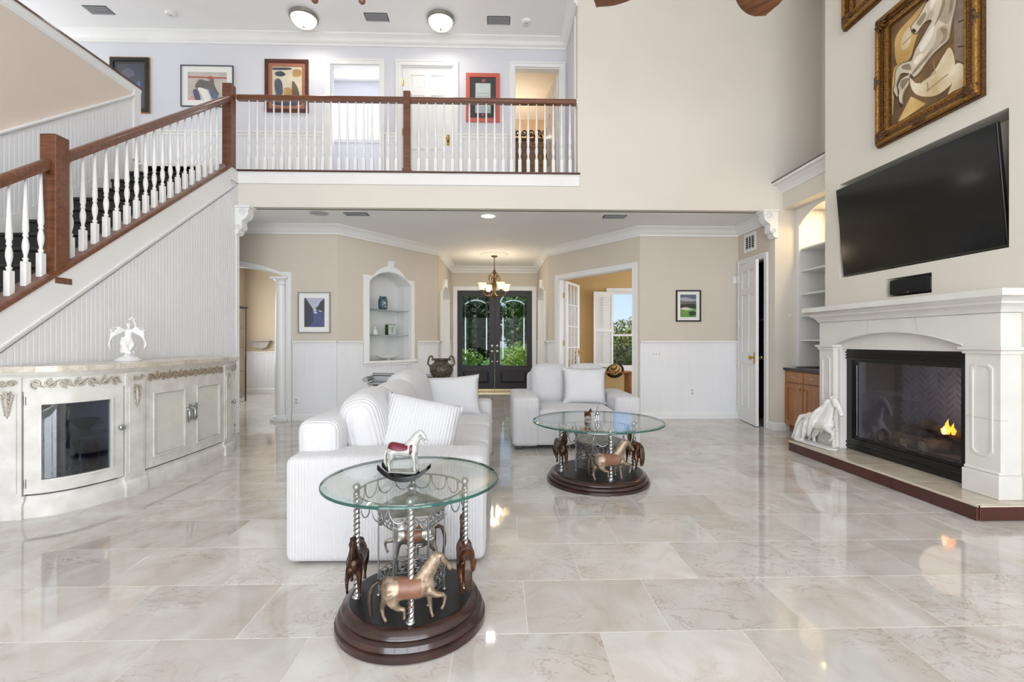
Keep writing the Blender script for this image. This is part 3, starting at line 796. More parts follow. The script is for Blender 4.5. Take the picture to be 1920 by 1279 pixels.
# study french door, opened into the study, hinged on the left jamb
rzR = rotz_of(*PR); uR = V(math.cos(rzR), math.sin(rzR), 0); nR = V(-math.sin(rzR), math.cos(rzR), 0)
jam = V(*PR[0],0) + uR*.335 + nR*.15
fw = .84
panes = [rect(.12+c*.205, .12+c*.205+.19, .28+r_*.42, .28+r_*.42+.40) for r_ in range(5) for c in range(3)]
fd = thing('door_5', 'white glazed french door standing open into the study', None, jam, rzR+math.radians(118)); fd['kind'] = 'structure'
obj('door_leaf', MB().plate(rect(0,fw,.01,2.40), panes, -.02, .02), white, fd)
for p in panes: obj('pane', MB().box(p[0][0]-.005, p[1][0]+.005, -.003, .003, p[0][1]-.005, p[2][1]+.005), glass, fd)
for z in (.28, 1.2, 2.12): obj('hinge', MB().cbox(-.045, .03, .018, .024, z-.05, z+.05, .002).lathe([(.009,-.055),(.009,.055)],10,(-.004,.024,z)), brass, fd)
lever(fd, .78, 1.0, 1); lever(fd, .78, 1.0, -1)
# hinges seen on the jamb
hj = MB()
for z in (.28, 1.2, 2.12):
    p = V(*PR[0],0) + uR*.318 + nR*.07 + V(0,0,z)
    q = MB().cbox(-.002,.005,-.05,.05,-.05,.05,.002).xf(Matrix.Translation(p) @ Matrix.Rotation(rzR,4,'Z'))
    obj('hinge', q.xf((Matrix.Translation(fd.location) @ Matrix.Rotation(fd.rotation_euler.z,4,'Z')).inverted()), brass, fd)

# double entry doors with leaded glass
came = M('lead_came', '6d7275', .35, .8)
bevel = M_glass('bevelled_glass', 'e6f2f4', 1.7, .03)
clear_bev = M_glass('clear_leaded_glass', 'eef4f2', 1.12)
def entry_leaf(name, label, x0, x1, hinge_left):
    w = x1-x0
    d = thing(name, label, None, (x0, YD+.03, .02)); d['kind'] = 'structure'
    gx0, gx1, gz0, gz1 = .125, w-.125, .62, 2.31
    pr_ = rect(.13, w-.13, .18, .48)
    obj('door_leaf', MB().plate(rect(0,w,0,2.45), [rect(gx0,gx1,gz0,gz1), pr_], -.03, .03).box(.1,w-.1,-.008,.008,.1,.5), ebony, d)
    b = .05
    pn = MB().add([(.14,-.008,.19),(w-.14,-.008,.19),(w-.14,-.008,.47),(.14,-.008,.47),(.14+b,-.024,.19+b),(w-.14-b,-.024,.19+b),(w-.14-b,-.024,.47-b),(.14+b,-.024,.47-b)], [(0,1,5,4),(1,2,6,5),(2,3,7,6),(3,0,4,7),(4,5,6,7),(3,2,1,0)])
    obj('panel', pn, ebony, d)
    obj('pane', MB().box(gx0-.01,gx1+.01,-.004,.004,gz0-.01,gz1+.01), clear_bev, d)
    fr_ = MB().plate(rect(gx0-.02,gx1+.02,gz0-.02,gz1+.02), [rect(gx0,gx1,gz0,gz1)], -.042, -.028)
    obj('glass_bead', fr_, ebony, d)
    # bright bevelled border with arched head
    ib = .055; cx = (gx0+gx1)/2
    inn = arch_open(gx0+ib+.035, gx1-ib-.035, gz0+ib+.03, gz1-ib-.14, .085)
    out = arch_open(gx0+ib, gx1-ib, gz0+ib, gz1-ib-.12, .10)
    obj('border_glass', MB().plate(out, [inn], -.010, -.005), bevel, d)
    cm = MB()
    for l in (inn, out): cm.tube([(x,-.009,z) for x,z in l], .004, 6, True)
    for i in range(1, 14):
        z = gz0 + (gz1-gz0)*i/14
        for xx in ((gx0, gx0+ib), (gx1-ib, gx1)): cm.tube([(xx[0],-.008,z),(xx[1],-.008,z)], .003, 5)
    for i in range(5):
        xx = gx0+ib + (gx1-gx0-2*ib)*(i+.5)/5; cm.tube([(xx,-.008,gz0),(xx,-.008,gz0+ib)], .003, 5); cm.tube([(xx,-.008,gz1-ib-.06),(xx,-.008,gz1)], .003, 5)
    for z in (.95, 1.30, 1.78): cm.tube([(gx0+ib+.035,-.008,z),(gx1-ib-.035,-.008,z)], .003, 5)
    # central stem with leaf scrolls
    cm.tube([(cx,-.008,gz0+.1),(cx,-.008,gz1-.2)], .004, 6)
    for zc, sc in ((.88,1.0),(1.22,.8),(1.46,1.15),(1.72,.9),(1.98,1.1)):
        for s in (-1,1):
            cm.tube([(cx+s*p[0],-.008,p[2]) for p in spiral((.05*sc,0,zc),.052*sc,.012,PI,1.15)], .004, 5)
            cm.tube([(cx,-.008,zc+.08),(cx+s*.03*sc,-.008,zc+.1),(cx+s*.055*sc,-.008,zc+.145),(cx+s*.02*sc,-.008,zc+.14),(cx,-.008,zc+.09)], .0035, 5)
        cm.tube([(cx,-.008,zc+.07),(cx+.022*sc,-.008,zc+.115),(cx,-.008,zc+.17*sc),(cx-.022*sc,-.008,zc+.115)], .004, 5, True)
    obj('leading', cm, came, d, 60)
    # clear bevel diamonds
    bd = MB()
    for zc in (.80,1.07,1.38,1.60,1.88,2.1):
        bd.add([(cx,-.016,zc+.03),(cx+.02,-.010,zc),(cx,-.016,zc-.03),(cx-.02,-.010,zc),(cx,-.022,zc)], [(0,1,4),(1,2,4),(2,3,4),(3,0,4)])
    obj('bevel_jewels', bd, bevel, d)
    hx = w-.06 if hinge_left else .06
    for z in (1.10, .97): obj('knob', MB().lathe([(.03,0),(.03,.01),(.018,.02),(.018,.035),(.03,.045),(.032,.06),(.02,.07),(.0,.072)],16).xf(Matrix.Translation(V(hx,-.03,z)) @ Matrix.Rotation(PI/2,4,'X')), chrome, d, 50)
    obj('lower_lock', MB().lathe([(.018,0),(.018,.012),(.008,.016)],12).xf(Matrix.Translation(V(hx,-.03,.72)) @ Matrix.Rotation(PI/2,4,'X')), chrome, d, 50)
    obj('kick_sweep', MB().cbox(0,w,-.045,-.028,.0,.05,.004), M('satin_gold_sweep','bfae86',.3,.9), d)
    return d
entry_leaf('door_6', 'dark brown entry door with leaded glass, the one nearer the niche', -1.008, -.099, True)
entry_leaf('door_7', 'dark brown entry door with leaded glass, the one nearer the study', -.092, .817, False)
struct('trim_threshold', MB().cbox(-1.01,.82,YD-.04,YD+.12,0,.018,.004), M('satin_gold_sweep','bfae86',.3,.9), 'metal threshold under the entry doors')

# study window with shutter
w2 = struct('window_2', MB().plate(rect(2.64,4.10,.50,2.54), [rect(2.72,4.02,.58,2.46)], YD-.03, YD+.0).plate(rect(2.72,4.02,.58,2.46),[rect(2.77,3.97,.64,1.36),rect(2.77,3.97,1.41,2.40)], YD+.03, YD+.08).cbox(2.58,4.16,YD-.08,YD,.46,.51,.006), white, 'white study window looking onto the hedge')
obj('pane', MB().box(2.76,3.98,YD+.05,YD+.056,.62,2.42), glass, w2)
sh = thing('window_shutter', 'white louvred plantation shutter folded open beside the study window', 'shutter', (2.80, YD-.05, .6), math.radians(-172))
shw = .50
obj('shutter_frame', MB().plate(rect(0,shw,0,1.84), [rect(.05,shw-.05,.08,.86), rect(.05,shw-.05,.93,1.76)], -.015, .015), white, sh)
for z0, n in ((.08, 12), (.93, 13)):
    for i in range(n):
        z = z0+.03+i*.0645
        s_ = MB().box(.05, shw-.05, -.004, .004, -.036, .036).xf(Matrix.Translation(V(0,0,z)) @ Matrix.Rotation(-.35,4,'X'))
        obj('louvre', s_, white, sh)
for z0, z1 in ((.12,.82),(.97,1.72)): obj('tilt_rod', MB().cbox(shw/2-.006,shw/2+.006,.036,.048,z0,z1,.002), white, sh)
# ================================================================ sculpted meshes (horses, figures)
def limb(mb, pts, n=10):
    """tapered tube through joints; pts = (x, y, z, r_normal, r_side)"""
    P = [V(*p[:3]) for p in pts]; rings = []
    for i, p in enumerate(pts):
        t = (P[min(i+1, len(P)-1)] - P[max(i-1, 0)]).normalized()
        side = V(0,1,0) - t*t.y
        if side.length < .2: side = V(1,0,0) - t*t.x
        side.normalize(); nr = t.cross(side)
        rn = p[3]; rs = p[4] if len(p) > 4 else rn
        rings.append([P[i] + nr*(rn*math.cos(2*PI*k/n)) + side*(rs*math.sin(2*PI*k/n)) for k in range(n)])
    return mb.loft(rings)
def remesh(mb, name, mat, voxel, it=4, fac=.5):
    me = mb.mesh(name, mat); o = bpy.data.objects.new('tmp', me); C.objects.link(o)
    m = o.modifiers.new('r', 'REMESH'); m.mode = 'VOXEL'; m.voxel_size = voxel; m.use_smooth_shade = True
    m2 = o.modifiers.new('s', 'SMOOTH'); m2.iterations = it; m2.factor = fac
    bpy.context.view_layer.update()
    dg = bpy.context.evaluated_depsgraph_get()
    out = bpy.data.meshes.new_from_object(o.evaluated_get(dg))
    bpy.data.objects.remove(o); bpy.data.meshes.remove(me)
    out.name = name; out.materials.clear(); out.materials.append(mat)
    for p in out.polygons: p.use_smooth = True
    return out
BODY = [(-.42,0,.53,.06,.05),(-.39,0,.53,.12,.09),(-.33,0,.53,.165,.13),(-.22,0,.515,.17,.14),(-.08,0,.50,.155,.135),(.08,0,.495,.155,.13),(.19,0,.52,.165,.125),(.27,0,.55,.14,.105),(.32,0,.57,.09,.075),(.345,0,.58,.04,.035)]
def horse(kind='carousel', voxel=.016):
    mb = MB()
    limb(mb, BODY, 14)
    if kind == 'sculpture':      # arched neck, head tucked
        limb(mb, [(.12,0,.55,.17,.10),(.21,0,.70,.15,.085),(.27,0,.84,.12,.07),(.32,0,.96,.095,.06),(.38,0,1.03,.07,.05)])
        limb(mb, [(.33,0,1.04,.055,.045),(.40,0,1.03,.08,.06),(.48,0,.95,.07,.052),(.55,0,.84,.056,.042),(.59,0,.775,.05,.04),(.61,0,.745,.034,.032)])
        for s in (-1,1): mb.ball((.44,s*.045,.955),(.05,.022,.055),8,6); mb.ball((.435,s*.058,1.02),.016,6,5); mb.ball((.60,s*.035,.77),.016,6,5)
        ear = (.355, 1.09)
        fl = [[(.22,.08,.46,.085,.07),(.25,.085,.34,.05),(.27,.085,.2,.035),(.28,.085,.06,.026),(.30,.085,0,.04)],
              [(.24,-.08,.47,.085,.07),(.38,-.08,.40,.055),(.47,-.08,.36,.042),(.44,-.08,.25,.03),(.36,-.08,.20,.032)]]
        hl = [[(-.28,.09,.48,.13,.09),(-.22,.09,.32,.075),(-.33,.09,.2,.04),(-.30,.09,.06,.028),(-.27,.09,0,.042)],
              [(-.30,-.09,.48,.13,.09),(-.30,-.09,.32,.075),(-.42,-.09,.22,.04),(-.44,-.09,.08,.028),(-.41,-.09,0,.042)]]
    elif kind == 'carousel':
        limb(mb, [(.13,0,.55,.15,.09),(.22,0,.66,.125,.075),(.30,0,.78,.10,.062),(.355,0,.88,.08,.052),(.40,0,.945,.055,.045)])
        limb(mb, [(.36,0,.955,.045,.04),(.42,0,.935,.065,.052),(.49,0,.86,.055,.042),(.555,0,.77,.042,.034),(.59,0,.725,.034,.03)])
        ear = (.375, .985)
        fl = [[(.24,.07,.47,.085,.06),(.27,.075,.33,.05),(.285,.075,.2,.034),(.30,.075,.08,.024),(.33,.075,.0,.03)],
              [(.26,-.07,.48,.08,.06),(.37,-.075,.41,.05),(.47,-.075,.40,.036),(.50,-.075,.37,.03),(.475,-.075,.25,.022),(.44,-.075,.19,.03)]]
        hl = [[(-.30,.08,.48,.13,.09),(-.35,.085,.33,.075),(-.41,.085,.21,.04),(-.39,.085,.09,.026),(-.35,.085,.0,.032)],
              [(-.28,-.08,.48,.13,.09),(-.24,-.085,.34,.075),(-.16,-.085,.26,.042),(-.09,-.085,.25,.034),(-.08,-.085,.17,.024),(-.085,-.085,.11,.032)]]
    else:                        # standing square
        limb(mb, [(.13,0,.55,.17,.105),(.21,0,.66,.155,.09),(.28,0,.78,.13,.078),(.335,0,.88,.105,.066),(.39,0,.945,.075,.055)])
        limb(mb, [(.34,0,.965,.06,.05),(.41,0,.94,.09,.066),(.48,0,.86,.078,.056),(.535,0,.76,.062,.046),(.565,0,.70,.05,.04)])
        ear = (.375, .985)
        fl = [[(.24,s*.07,.47,.08,.06),(.27,s*.08,.33,.05),(.285,s*.085,.2,.036),(.29,s*.09,.08,.028),(.30,s*.09,.0,.034)] for s in (-1,1)]
        hl = [[(-.30,s*.08,.48,.13,.09),(-.31,s*.085,.33,.07),(-.37,s*.085,.21,.04),(-.36,s*.09,.09,.03),(-.34,s*.09,.0,.036)] for s in (-1,1)]
    for l in fl+hl: limb(mb, l, 8)
    for s in (-1,1): limb(mb, [(ear[0]-.01,s*.03,ear[1]-.05,.022),(ear[0],s*.036,ear[1],.018),(ear[0]+.008,s*.038,ear[1]+.035,.006)], 6)
    # mane ridge
    if kind == 'sculpture': mane = [(.34,0,1.10),(.27,0,1.04),(.21,.02,.96),(.16,.03,.86),(.11,.04,.77),(.06,.04,.70)]
    else: mane = [(.37,0,1.0),(.31,0,.95),(.25,0,.88),(.19,0,.80),(.13,0,.72),(.07,0,.665)]
    for i, (x, y, z) in enumerate(mane):
        limb(mb, [(x+.02,y,z-.05,.04,.04),(x-.01,y+.01,z-.01,.035,.03),(x-.04,y+.03,z-.05,.02,.02)], 7)
    return mb
def tail(mb, sc=1.0):
    for i, dy in enumerate((-.025, 0, .025)):
        limb(mb, [(-.40,0,.60,.025),(-.46,dy*.5,.645,.032),(-.53,dy,.60,.034),(-.565,dy*1.4,.48,.034),(-.57,dy*1.6,.33,.03),(-.55,dy*1.5,.20,.022),(-.53,dy,.11,.006)], 7)
    return mb
def wrap(mb, x0, x1, k0, a0, a1, off=.012, nx=8, na=14, drop=0):
    """curved sheet lying on the horse's back between stations x0..x1"""
    def at(x):
        for i in range(len(BODY)-1):
            if BODY[i][0] <= x <= BODY[i+1][0]:
                t = (x-BODY[i][0])/(BODY[i+1][0]-BODY[i][0]); return [BODY[i][j]+(BODY[i+1][j]-BODY[i][j])*t for j in range(5)]
    vs = []; fs = []
    for s_ in (off, -.02):
        for i in range(nx+1):
            u = i/nx; x = x0+(x1-x0)*u; b = at(x)
            edge = drop*(1-(2*u-1)**2)
            for j in range(na+1):
                a = math.radians(a0-edge+(a1-a0+2*edge)*j/na)
                vs.append((x, (b[4]+s_)*math.sin(a), b[2]+(b[3]+s_)*math.cos(a)))
    W = na+1; K = (nx+1)*W
    for i in range(nx):
        for j in range(na):
            fs.append((i*W+j, i*W+j+1, (i+1)*W+j+1, (i+1)*W+j)); fs.append((K+i*W+j, K+(i+1)*W+j, K+(i+1)*W+j+1, K+i*W+j+1))
    for i in range(nx):
        for j in (0, na): fs.append((i*W+j, (i+1)*W+j, K+(i+1)*W+j, K+i*W+j))
    for j in range(na):
        for i in (0, nx): fs.append((i*W+j, i*W+j+1, K+i*W+j+1, K+i*W+j))
    return mb.add(vs, fs)

# ================================================================ glass-topped carousel tables
h_gold = M('champagne_bronze', 'a3917b', .38, .5, var=.3, vs=7, bump=.1, bs=50, col2='5a483a')
h_dark = M('dark_bronze', '4f372a', .3, .7, var=.5, vs=6, col2='241612')
h_brown = M('chestnut_bronze', '6e4329', .28, .6, var=.45, vs=6, col2='351c11')
h_silver = M('pale_silver_bronze', 'b5b3aa', .32, .8, var=.3, vs=6, col2='85827a')
saddle_m = M('brown_leather_saddle', '7d5540', .35, .1, var=.25, vs=9)
tail_m = M('dark_bronze_tail', '4a3b30', .4, .5, var=.4, vs=20)
m_horse = remesh(horse('carousel'), 'carousel_horse', h_gold, .016)
m_tail = remesh(tail(MB()), 'tail', tail_m, .014, 2)
m_saddle = wrap(MB(), -.16, .15, 0, -112, 112, .012, drop=8).mesh('saddle', saddle_m, 60)
def recol(me, mat):
    c = me.copy(); c.materials.clear(); c.materials.append(mat); return c
HM = {k: recol(m_horse, k) for k in (h_gold, h_dark, h_brown, h_silver)}
SM = {k: recol(m_saddle, k) for k in (saddle_m, h_dark, h_brown)}
def twist(mb, z0, z1, r, turns, n=10):
    rings = []; steps = int(turns*14)
    for i in range(steps+1):
        t = i/steps; z = z0+(z1-z0)*t; a0 = turns*2*PI*t
        rings.append([((r*(1+.2*math.cos(3*(2*PI*k/18))))*math.cos(2*PI*k/18+a0), (r*(1+.2*math.cos(3*(2*PI*k/18))))*math.sin(2*PI*k/18+a0), z) for k in range(18)])
    return mb.loft(rings)
def carousel_table(label, loc, ztop, rg, rb, rp, hs, rot0, cage_r, back_tint):
    T = thing('carousel_table', label, 'table', loc, rot0, 'glass carousel tables')
    k = rb/.328; zb = .112 if rb < .4 else .092
    pr = [(rb-.01,0),(rb,.006),(rb,.03),(rb-.012,.036),(rb-.006,.044),(rb-.014,.062),(rb-.034,.074),(rb-.036,.08),(rb-.026,.086),(rb-.034,.1),(rb-.05,.108),(rb-.058,.112),(rb-.1,.112)]
    obj('base', MB().lathe([(r,z*zb/.112) for r,z in pr], 64), mahog, T, 35)
    obj('base_inlay', MB().lathe([(rb-.062,zb-.012),(rb-.062,zb+.001),(rb-.064,zb+.002)],48), M('black_base_inlay','0e0a0b',.4), T)
    # glass top
    th = .019
    obj('glass_top', MB().lathe([(.001,ztop),(rg-.026,ztop)],72,cap=False).lathe([(.001,ztop-th),(rg-.004,ztop-th)],72,cap=False), table_glass, T)
    obj('glass_bevel', MB().lathe([(rg-.026,ztop),(rg-.003,ztop-.006)],72,cap=False), M_glass('bevel_ring_glass','e2f2ec',1.55) if 'bevel_ring_glass' not in MATS else MATS['bevel_ring_glass'], T, 60)
    obj('glass_edge', MB().lathe([(rg-.003,ztop-.006),(rg,ztop-.009),(rg,ztop-th+.002),(rg-.004,ztop-th)],96,cap=False), glass_edge, T, 60)
    # four twisted poles with ball finials, four horses
    zp = ztop-th-.002
    cols = [(h_gold, saddle_m), (h_brown, h_brown), (h_silver, saddle_m), (h_dark, h_dark)]
    for i in range(4):
        a = -PI/2 + i*PI/2
        x, y = rp*math.cos(a), rp*math.sin(a)
        p = obj('pole', twist(MB(), zb, zp-.045*k, .0125*k, 7*(zp-zb)/.5/k), silver, T, 50, (x, y, 0))
        obj('finial', MB().lathe([(.009*k,zp-.055*k),(.014*k,zp-.05*k),(.014*k,zp-.042*k),(.009*k,zp-.038*k),(.0095*k,zp-.036*k),(.0165*k,zp-.024*k),(.018*k,zp-.016*k),(.0165*k,zp-.008*k),(.009*k,zp)],14), silver, p, 60)
        obj('pole_foot', MB().lathe([(.02*k,zb+.001),(.02*k,zb+.006),(.011*k,zb+.012)],14), silver, p, 60)
        lift = (0, .02, .02, .03)[i]
        h = link('carousel_horse', HM[cols[i][0]], T, (x, y, zb+lift*hs/.27+.001), a+PI/2, hs)
        link('saddle', SM[cols[i][1]], h)
        link('tail', m_tail, h)
        # bridle and stirrup strap
        br = MB().tube([(.44+.03*math.cos(t)*.3, .052*math.cos(t), .91+.055*math.sin(t)) for t in [j*PI/6 for j in range(12)]], .007, 6, True)
        br.tube([(.53+.01*math.cos(t), .04*math.cos(t), .80+.045*math.sin(t)) for t in [j*PI/6 for j in range(12)]], .006, 6, True)
        obj('bridle', br, M('dark_bridle','30211a',.5), h, 60)
        sg = MB()
        for s in (-1,1): sg.tube([(0,s*.135,.40),(0,s*.12,.30)], .008, 6).tube([(-.025,s*.12,.30),(-.025,s*.12,.25),(.025,s*.12,.25),(.025,s*.12,.30)], .006, 6, True)
        obj('stirrup', sg, M('copper_stirrup','8c5236',.35,.7), h)
    # scalloped wire ring between the poles
    w = MB(); r1 = rp-.008
    zr = zp-.035*k
    for z in (zr,): w.tube([(r1*math.cos(2*PI*j/48), r1*math.sin(2*PI*j/48), z) for j in range(48)], .0035*k, 6, True)
    nsc = 16
    for j in range(nsc):
        a0 = 2*PI*j/nsc; da = 2*PI/nsc; pts = []
        for q in range(13):
            t = PI+PI*q/12; a = a0+da*(.5+.47*math.cos(t)); pts.append((r1*math.cos(a), r1*math.sin(a), zr-.014*k+.058*k*math.sin(t)))
        w.tube(pts, .0028*k, 6)
        w.ball((r1*math.cos(a0), r1*math.sin(a0), zr-.008*k), .0075*k, 8, 6)
    obj('scallop_ring', w, pewter, T, 60)
    # faceted tent roof of the little pavilion
    zt = zp-.10*k
    m = 6; rr = cage_r*1.12
    rings = [[(q*math.cos(2*PI*j/m), q*math.sin(2*PI*j/m), z) for j in range(m)] for q, z in ((rr,zt-.02*k),(rr,zt-.014*k),(rr*.55,zt+.012*k),(.03*k,zt+.045*k))]
    obj('pavilion_roof', MB().loft(rings), M('pavilion_tin', back_tint, .35, .6, var=.35, vs=14), T)
    obj('roof_finial', MB().lathe([(.018*k,zt+.03*k),(.022*k,zt+.042*k),(.012*k,zt+.05*k),(.021*k,zt+.062*k),(.021*k,zt+.072*k),(.008*k,zt+.084*k)],14), silver, T, 60)
    # six thin posts, rail scrolls top and bottom
    for j in range(m):
        a = 2*PI*j/m; x, y = cage_r*math.cos(a), cage_r*math.sin(a)
        c = MB().tube([(x,y,zb),(x,y,zt-.015*k)], .0034*k, 8).lathe([(.009*k,zb+.001),(.009*k,zb+.004),(.004*k,zb+.01)],10,(x,y,0))
        obj('cage_post', c, pewter, T, 60)
    for (za, zb2, nm) in ((zt-.075*k, zt-.02*k, 'upper_scrollwork'), (zb+.03*k, zb+.105*k, 'lower_scrollwork')):
        sc = MB(); hh = zb2-za
        for j in range(m):
            if nm == 'lower_scrollwork' and j == 4: continue
            a0, a1 = 2*PI*j/m, 2*PI*(j+1)/m
            A, B = V(cage_r*math.cos(a0), cage_r*math.sin(a0), 0), V(cage_r*math.cos(a1), cage_r*math.sin(a1), 0)
            for z in (za, zb2): sc.tube([A+V(0,0,z), B+V(0,0,z)], .0028*k, 6)
            n_ = 4; d_ = (B-A)/n_
            for q in range(n_):
                c0 = A+d_*(q+.5)
                for s in (-1, 1):
                    sp = spiral((0,0,0), hh*.42, hh*.1, PI/2*s, 1.1*s, 14)
                    sc.tube([c0+d_*(p[0]/d_.length*.9) + V(0,0,za+hh/2+p[2]) for p in sp], .0022*k, 5)
        obj(nm, sc, pewter, T, 60)
    return T
carousel_table('small round glass carousel table with four bronze horses in front of the sofa arm', (-.39, 2.145, 0), .635, .387, .328, .238, .275, math.radians(9), .145, '8e8c84')
carousel_table('larger low glass carousel table with four horses before the loveseat', (.882, 4.206, 0), .54, .578, .45, .335, .335, math.radians(6), .2, '6f6d4e')

# ---- rocking horse on the small table
m_stand = remesh(horse('standing'), 'rocking_body', M('white_pewter_horse','b4b7b2',.38,.3,var=.25,vs=8), .018)
rh = thing('rocking_horse', 'small pewter rocking horse with red saddle on the small table', 'figurine', (-.415, 2.10, .6275), math.radians(-8))
s = .178
link('body', m_stand, rh, (0,0,.042), None, s)
red = M('dark_red_enamel','5e1524',.3,var=.2,vs=9)
obj('saddle', wrap(MB(), -.38,.12,0,-75,75,.014,drop=14), red, rh, 60, (0,0,.042), None, s)
obj('breast_band', wrap(MB(), .17,.24,0,-120,120,.016), red, rh, 60, (0,0,.042), None, s)
br = MB().tube([(.44,.055*math.cos(t),.91+.058*math.sin(t)) for t in [j*PI/6 for j in range(12)]], .01, 6, True).tube([(.54,.042*math.cos(t),.78+.05*math.sin(t)) for t in [j*PI/6 for j in range(12)]], .01, 6, True)
for q in (-1,1): br.tube([(.54,q*.042,.78),(.44,q*.055,.91),(.16,q*.06,.70)], .007, 6)
obj('bridle', br, M('dark_bridle','30211a',.5), rh, 60, (0,0,.042), None, s)
tb = MB(); tail(tb); obj('tail', tb, M('pale_tail','b8b6b0',.5), rh, 60, (.005,0,.042), None, (s*.9,s,s*.8))
obj('platform', MB().cbox(-.066,.062,-.028,.028,.036,.044,.003), silver, rh)
for sy in (-1,1):
    ar = []
    R = .145
    for i in range(15):
        a = math.radians(-90-50+100*i/14); ar.append((R*math.cos(a), sy*.026, R+.006+R*math.sin(a)))
    rk = MB().loft([[(p[0],p[1]-.007,p[2]-.006),(p[0],p[1]+.007,p[2]-.006),(p[0],p[1]+.007,p[2]+.012),(p[0],p[1]-.007,p[2]+.012)] for p in ar])
    obj('rocker', rk, gloss_black, rh)
for x in (-.055,.052): obj('cross_bar', MB().cbox(x-.006,x+.006,-.034,.034,.024,.036,.002), gloss_black, rh)
# ---- two small figurines on the larger table
for i, (nm, lb, x, y, mt, sc_, rz) in enumerate((('horse_figurine','tiny bronze standing figurine on the larger glass table',.80,4.22,h_brown,.10,-1.2),('horse_figurine','tiny silver standing figurine on the larger glass table',.872,4.17,M('mirror_silver','c4c8cf',.12,1.),.125,-1.75))):
    t_ = thing(nm, lb, 'figurine', (x,y,.5315), rz, 'figurines on the larger glass table')
    link('body', recol(m_stand, mt), t_, (0,0,.008), None, sc_)
    obj('stand', MB().lathe([(.032,0),(.032,.005),(.026,.009)],18), mt, t_)
    tb = tail(MB()); obj('tail', tb, mt, t_, 60, (0,0,.008), None, sc_)

# ================================================================ upholstered seating
def pillow_mesh(w, h, t, mat, seed=0, n=16, sag=0.):
    rnd = random.Random(seed); vs = []; fs = []
    for sgn in (1, -1):
        for i in range(n+1):
            for j in range(n+1):
                u, v = 2*i/n-1, 2*j/n-1
                e = (max(0,1-u**4)*max(0,1-v**4))**.55
                px = 1-.07*(1-abs(v)**2)*abs(u)**3; pz = 1-.07*(1-abs(u)**2)*abs(v)**3
                wr = .006*math.sin(7*u+3*v+seed)*e
                vs.append((u*w/2*px, sgn*(t/2*e+wr*.5), v*h/2*pz - sag*(1-u*u)*(v>0)*v))
    K = (n+1)**2
    for s_ in range(2):
        for i in range(n):
            for j in range(n):
                a = s_*K+i*(n+1)+j; q = (a, a+1, a+n+2, a+n+1); fs.append(q if s_ else q[::-1])
    m = MB().add(vs, fs).mesh('pillow', mat, 70, True)
    return m
pil_cord = M_cord('white_corduroy_cushion', 'cdcdcf', 'X', .02, .6)
def sofa_arm(parent, cx, cy, sx, sy, zt, mat, nm='armrest'):
    return obj(nm, MB().rbox(cx, cy, (zt+.018)/2, sx, sy, zt-.018, .045, 4, 6, (0,0,.008)), mat, parent, 60)
so_ = thing('sofa', 'long white corduroy sofa seen end-on from its arm', 'sofa', (-.625, 3.98, 0))
sofa_arm(so_, 0, -1.19, 1.10, .32, .60, cord_x)
sofa_arm(so_, .0, 1.22, 1.10, .30, .60, cord_x)
obj('seat_base', MB().rbox(.02, .01, .19, 1.04, 2.2, .28, .03), cord_y, so_, 60)
obj('backrest', MB().rbox(-.43, .02, .415, .25, 2.44, .73, .07, 4, 6), cord_y, so_, 60)
for i in range(3): obj('seat_cushion', MB().rbox(.10, -.675+i*.70, .40, .90, .695, .17, .055, 4, 6, (0,0,.018)), cord_y, so_, 60)
for i, (yy, rz_, tl, hh) in enumerate(((-.70,.05,-.24,.44),(-.0,-.04,-.30,.43),(.68,-.10,-.24,.48))):
    me = MB().rbox(0, 0, 0, .26, .70, hh, .11, 5, 6, (.035,.02,.03)).mesh('back_cushion', cord_y, 70)
    link('back_cushion', me, so_, (-.23, yy, .455+hh/2), (0, tl, rz_))
for q in ((-.45,-1.25),(.45,-1.25),(-.45,1.25),(.45,1.25)): obj('foot', MB().cbox(q[0]-.035,q[0]+.035,q[1]-.035,q[1]+.035,0,.06,.005), black, so_)
def throw(label, w, h, t, loc, rot, seed, mat, rib=None):
    o = link('throw_pillow', pillow_mesh(w, h, t, mat, seed), None, loc, rot)
    return tag(o, label, 'pillow', 'white throw pillows')
throw('white ribbed throw pillow leaning by the sofa arm nearest the small table', .52, .46, .19, (-.52, 3.13, .655), (-.55, .22, .10), 3, pil_cord)
throw('white finely ribbed throw pillow standing against the far sofa arm', .56, .44, .17, (-.47, 4.94, .665), (-.30, -.06, .06), 5, linen)
lv = thing('loveseat', 'wide white corduroy armchair with two back cushions behind the low table', 'armchair', (.885, 5.87, 0))
obj('armrest', MB().rbox(-.575, 0, .322, .31, 1.02, .56, .05, 4, 6, (0,0,.008)), cord_x, lv, 60)
obj('armrest', MB().rbox(.59, 0, .322, .30, 1.02, .56, .05, 4, 6, (0,0,.008)), cord_x, lv, 60)
obj('seat_base', MB().rbox(.0, .0, .175, .9, .98, .25, .03), cord_x, lv, 60)
obj('backrest', MB().rbox(.0, .42, .45, 1.02, .20, .78, .07, 4, 6), cord_x, lv, 60)
obj('seat_cushion', MB().rbox(.005, -.06, .38, .86, .88, .17, .06, 4, 6, (0,0,.02)), cord_x, lv, 60)
for x in (-.235, .235):
    link('back_cushion', MB().rbox(0,0,0,.475,.24,.50,.10,5,6,(.0,.03,.02)).mesh('back_cushion', cord_x, 70), lv, (x, .23, .685), (-.16,0,0))
for q in ((-.65,-.42),(.65,-.42),(-.65,.42),(.65,.42)): obj('foot', MB().cbox(q[0]-.035,q[0]+.035,q[1]-.035,q[1]+.035,0,.06,.005), black, lv)
throw('white woven throw pillow on the loveseat', .54, .46, .17, (1.06, 5.84, .685), (-.26, .02, -.03), 8, linen)

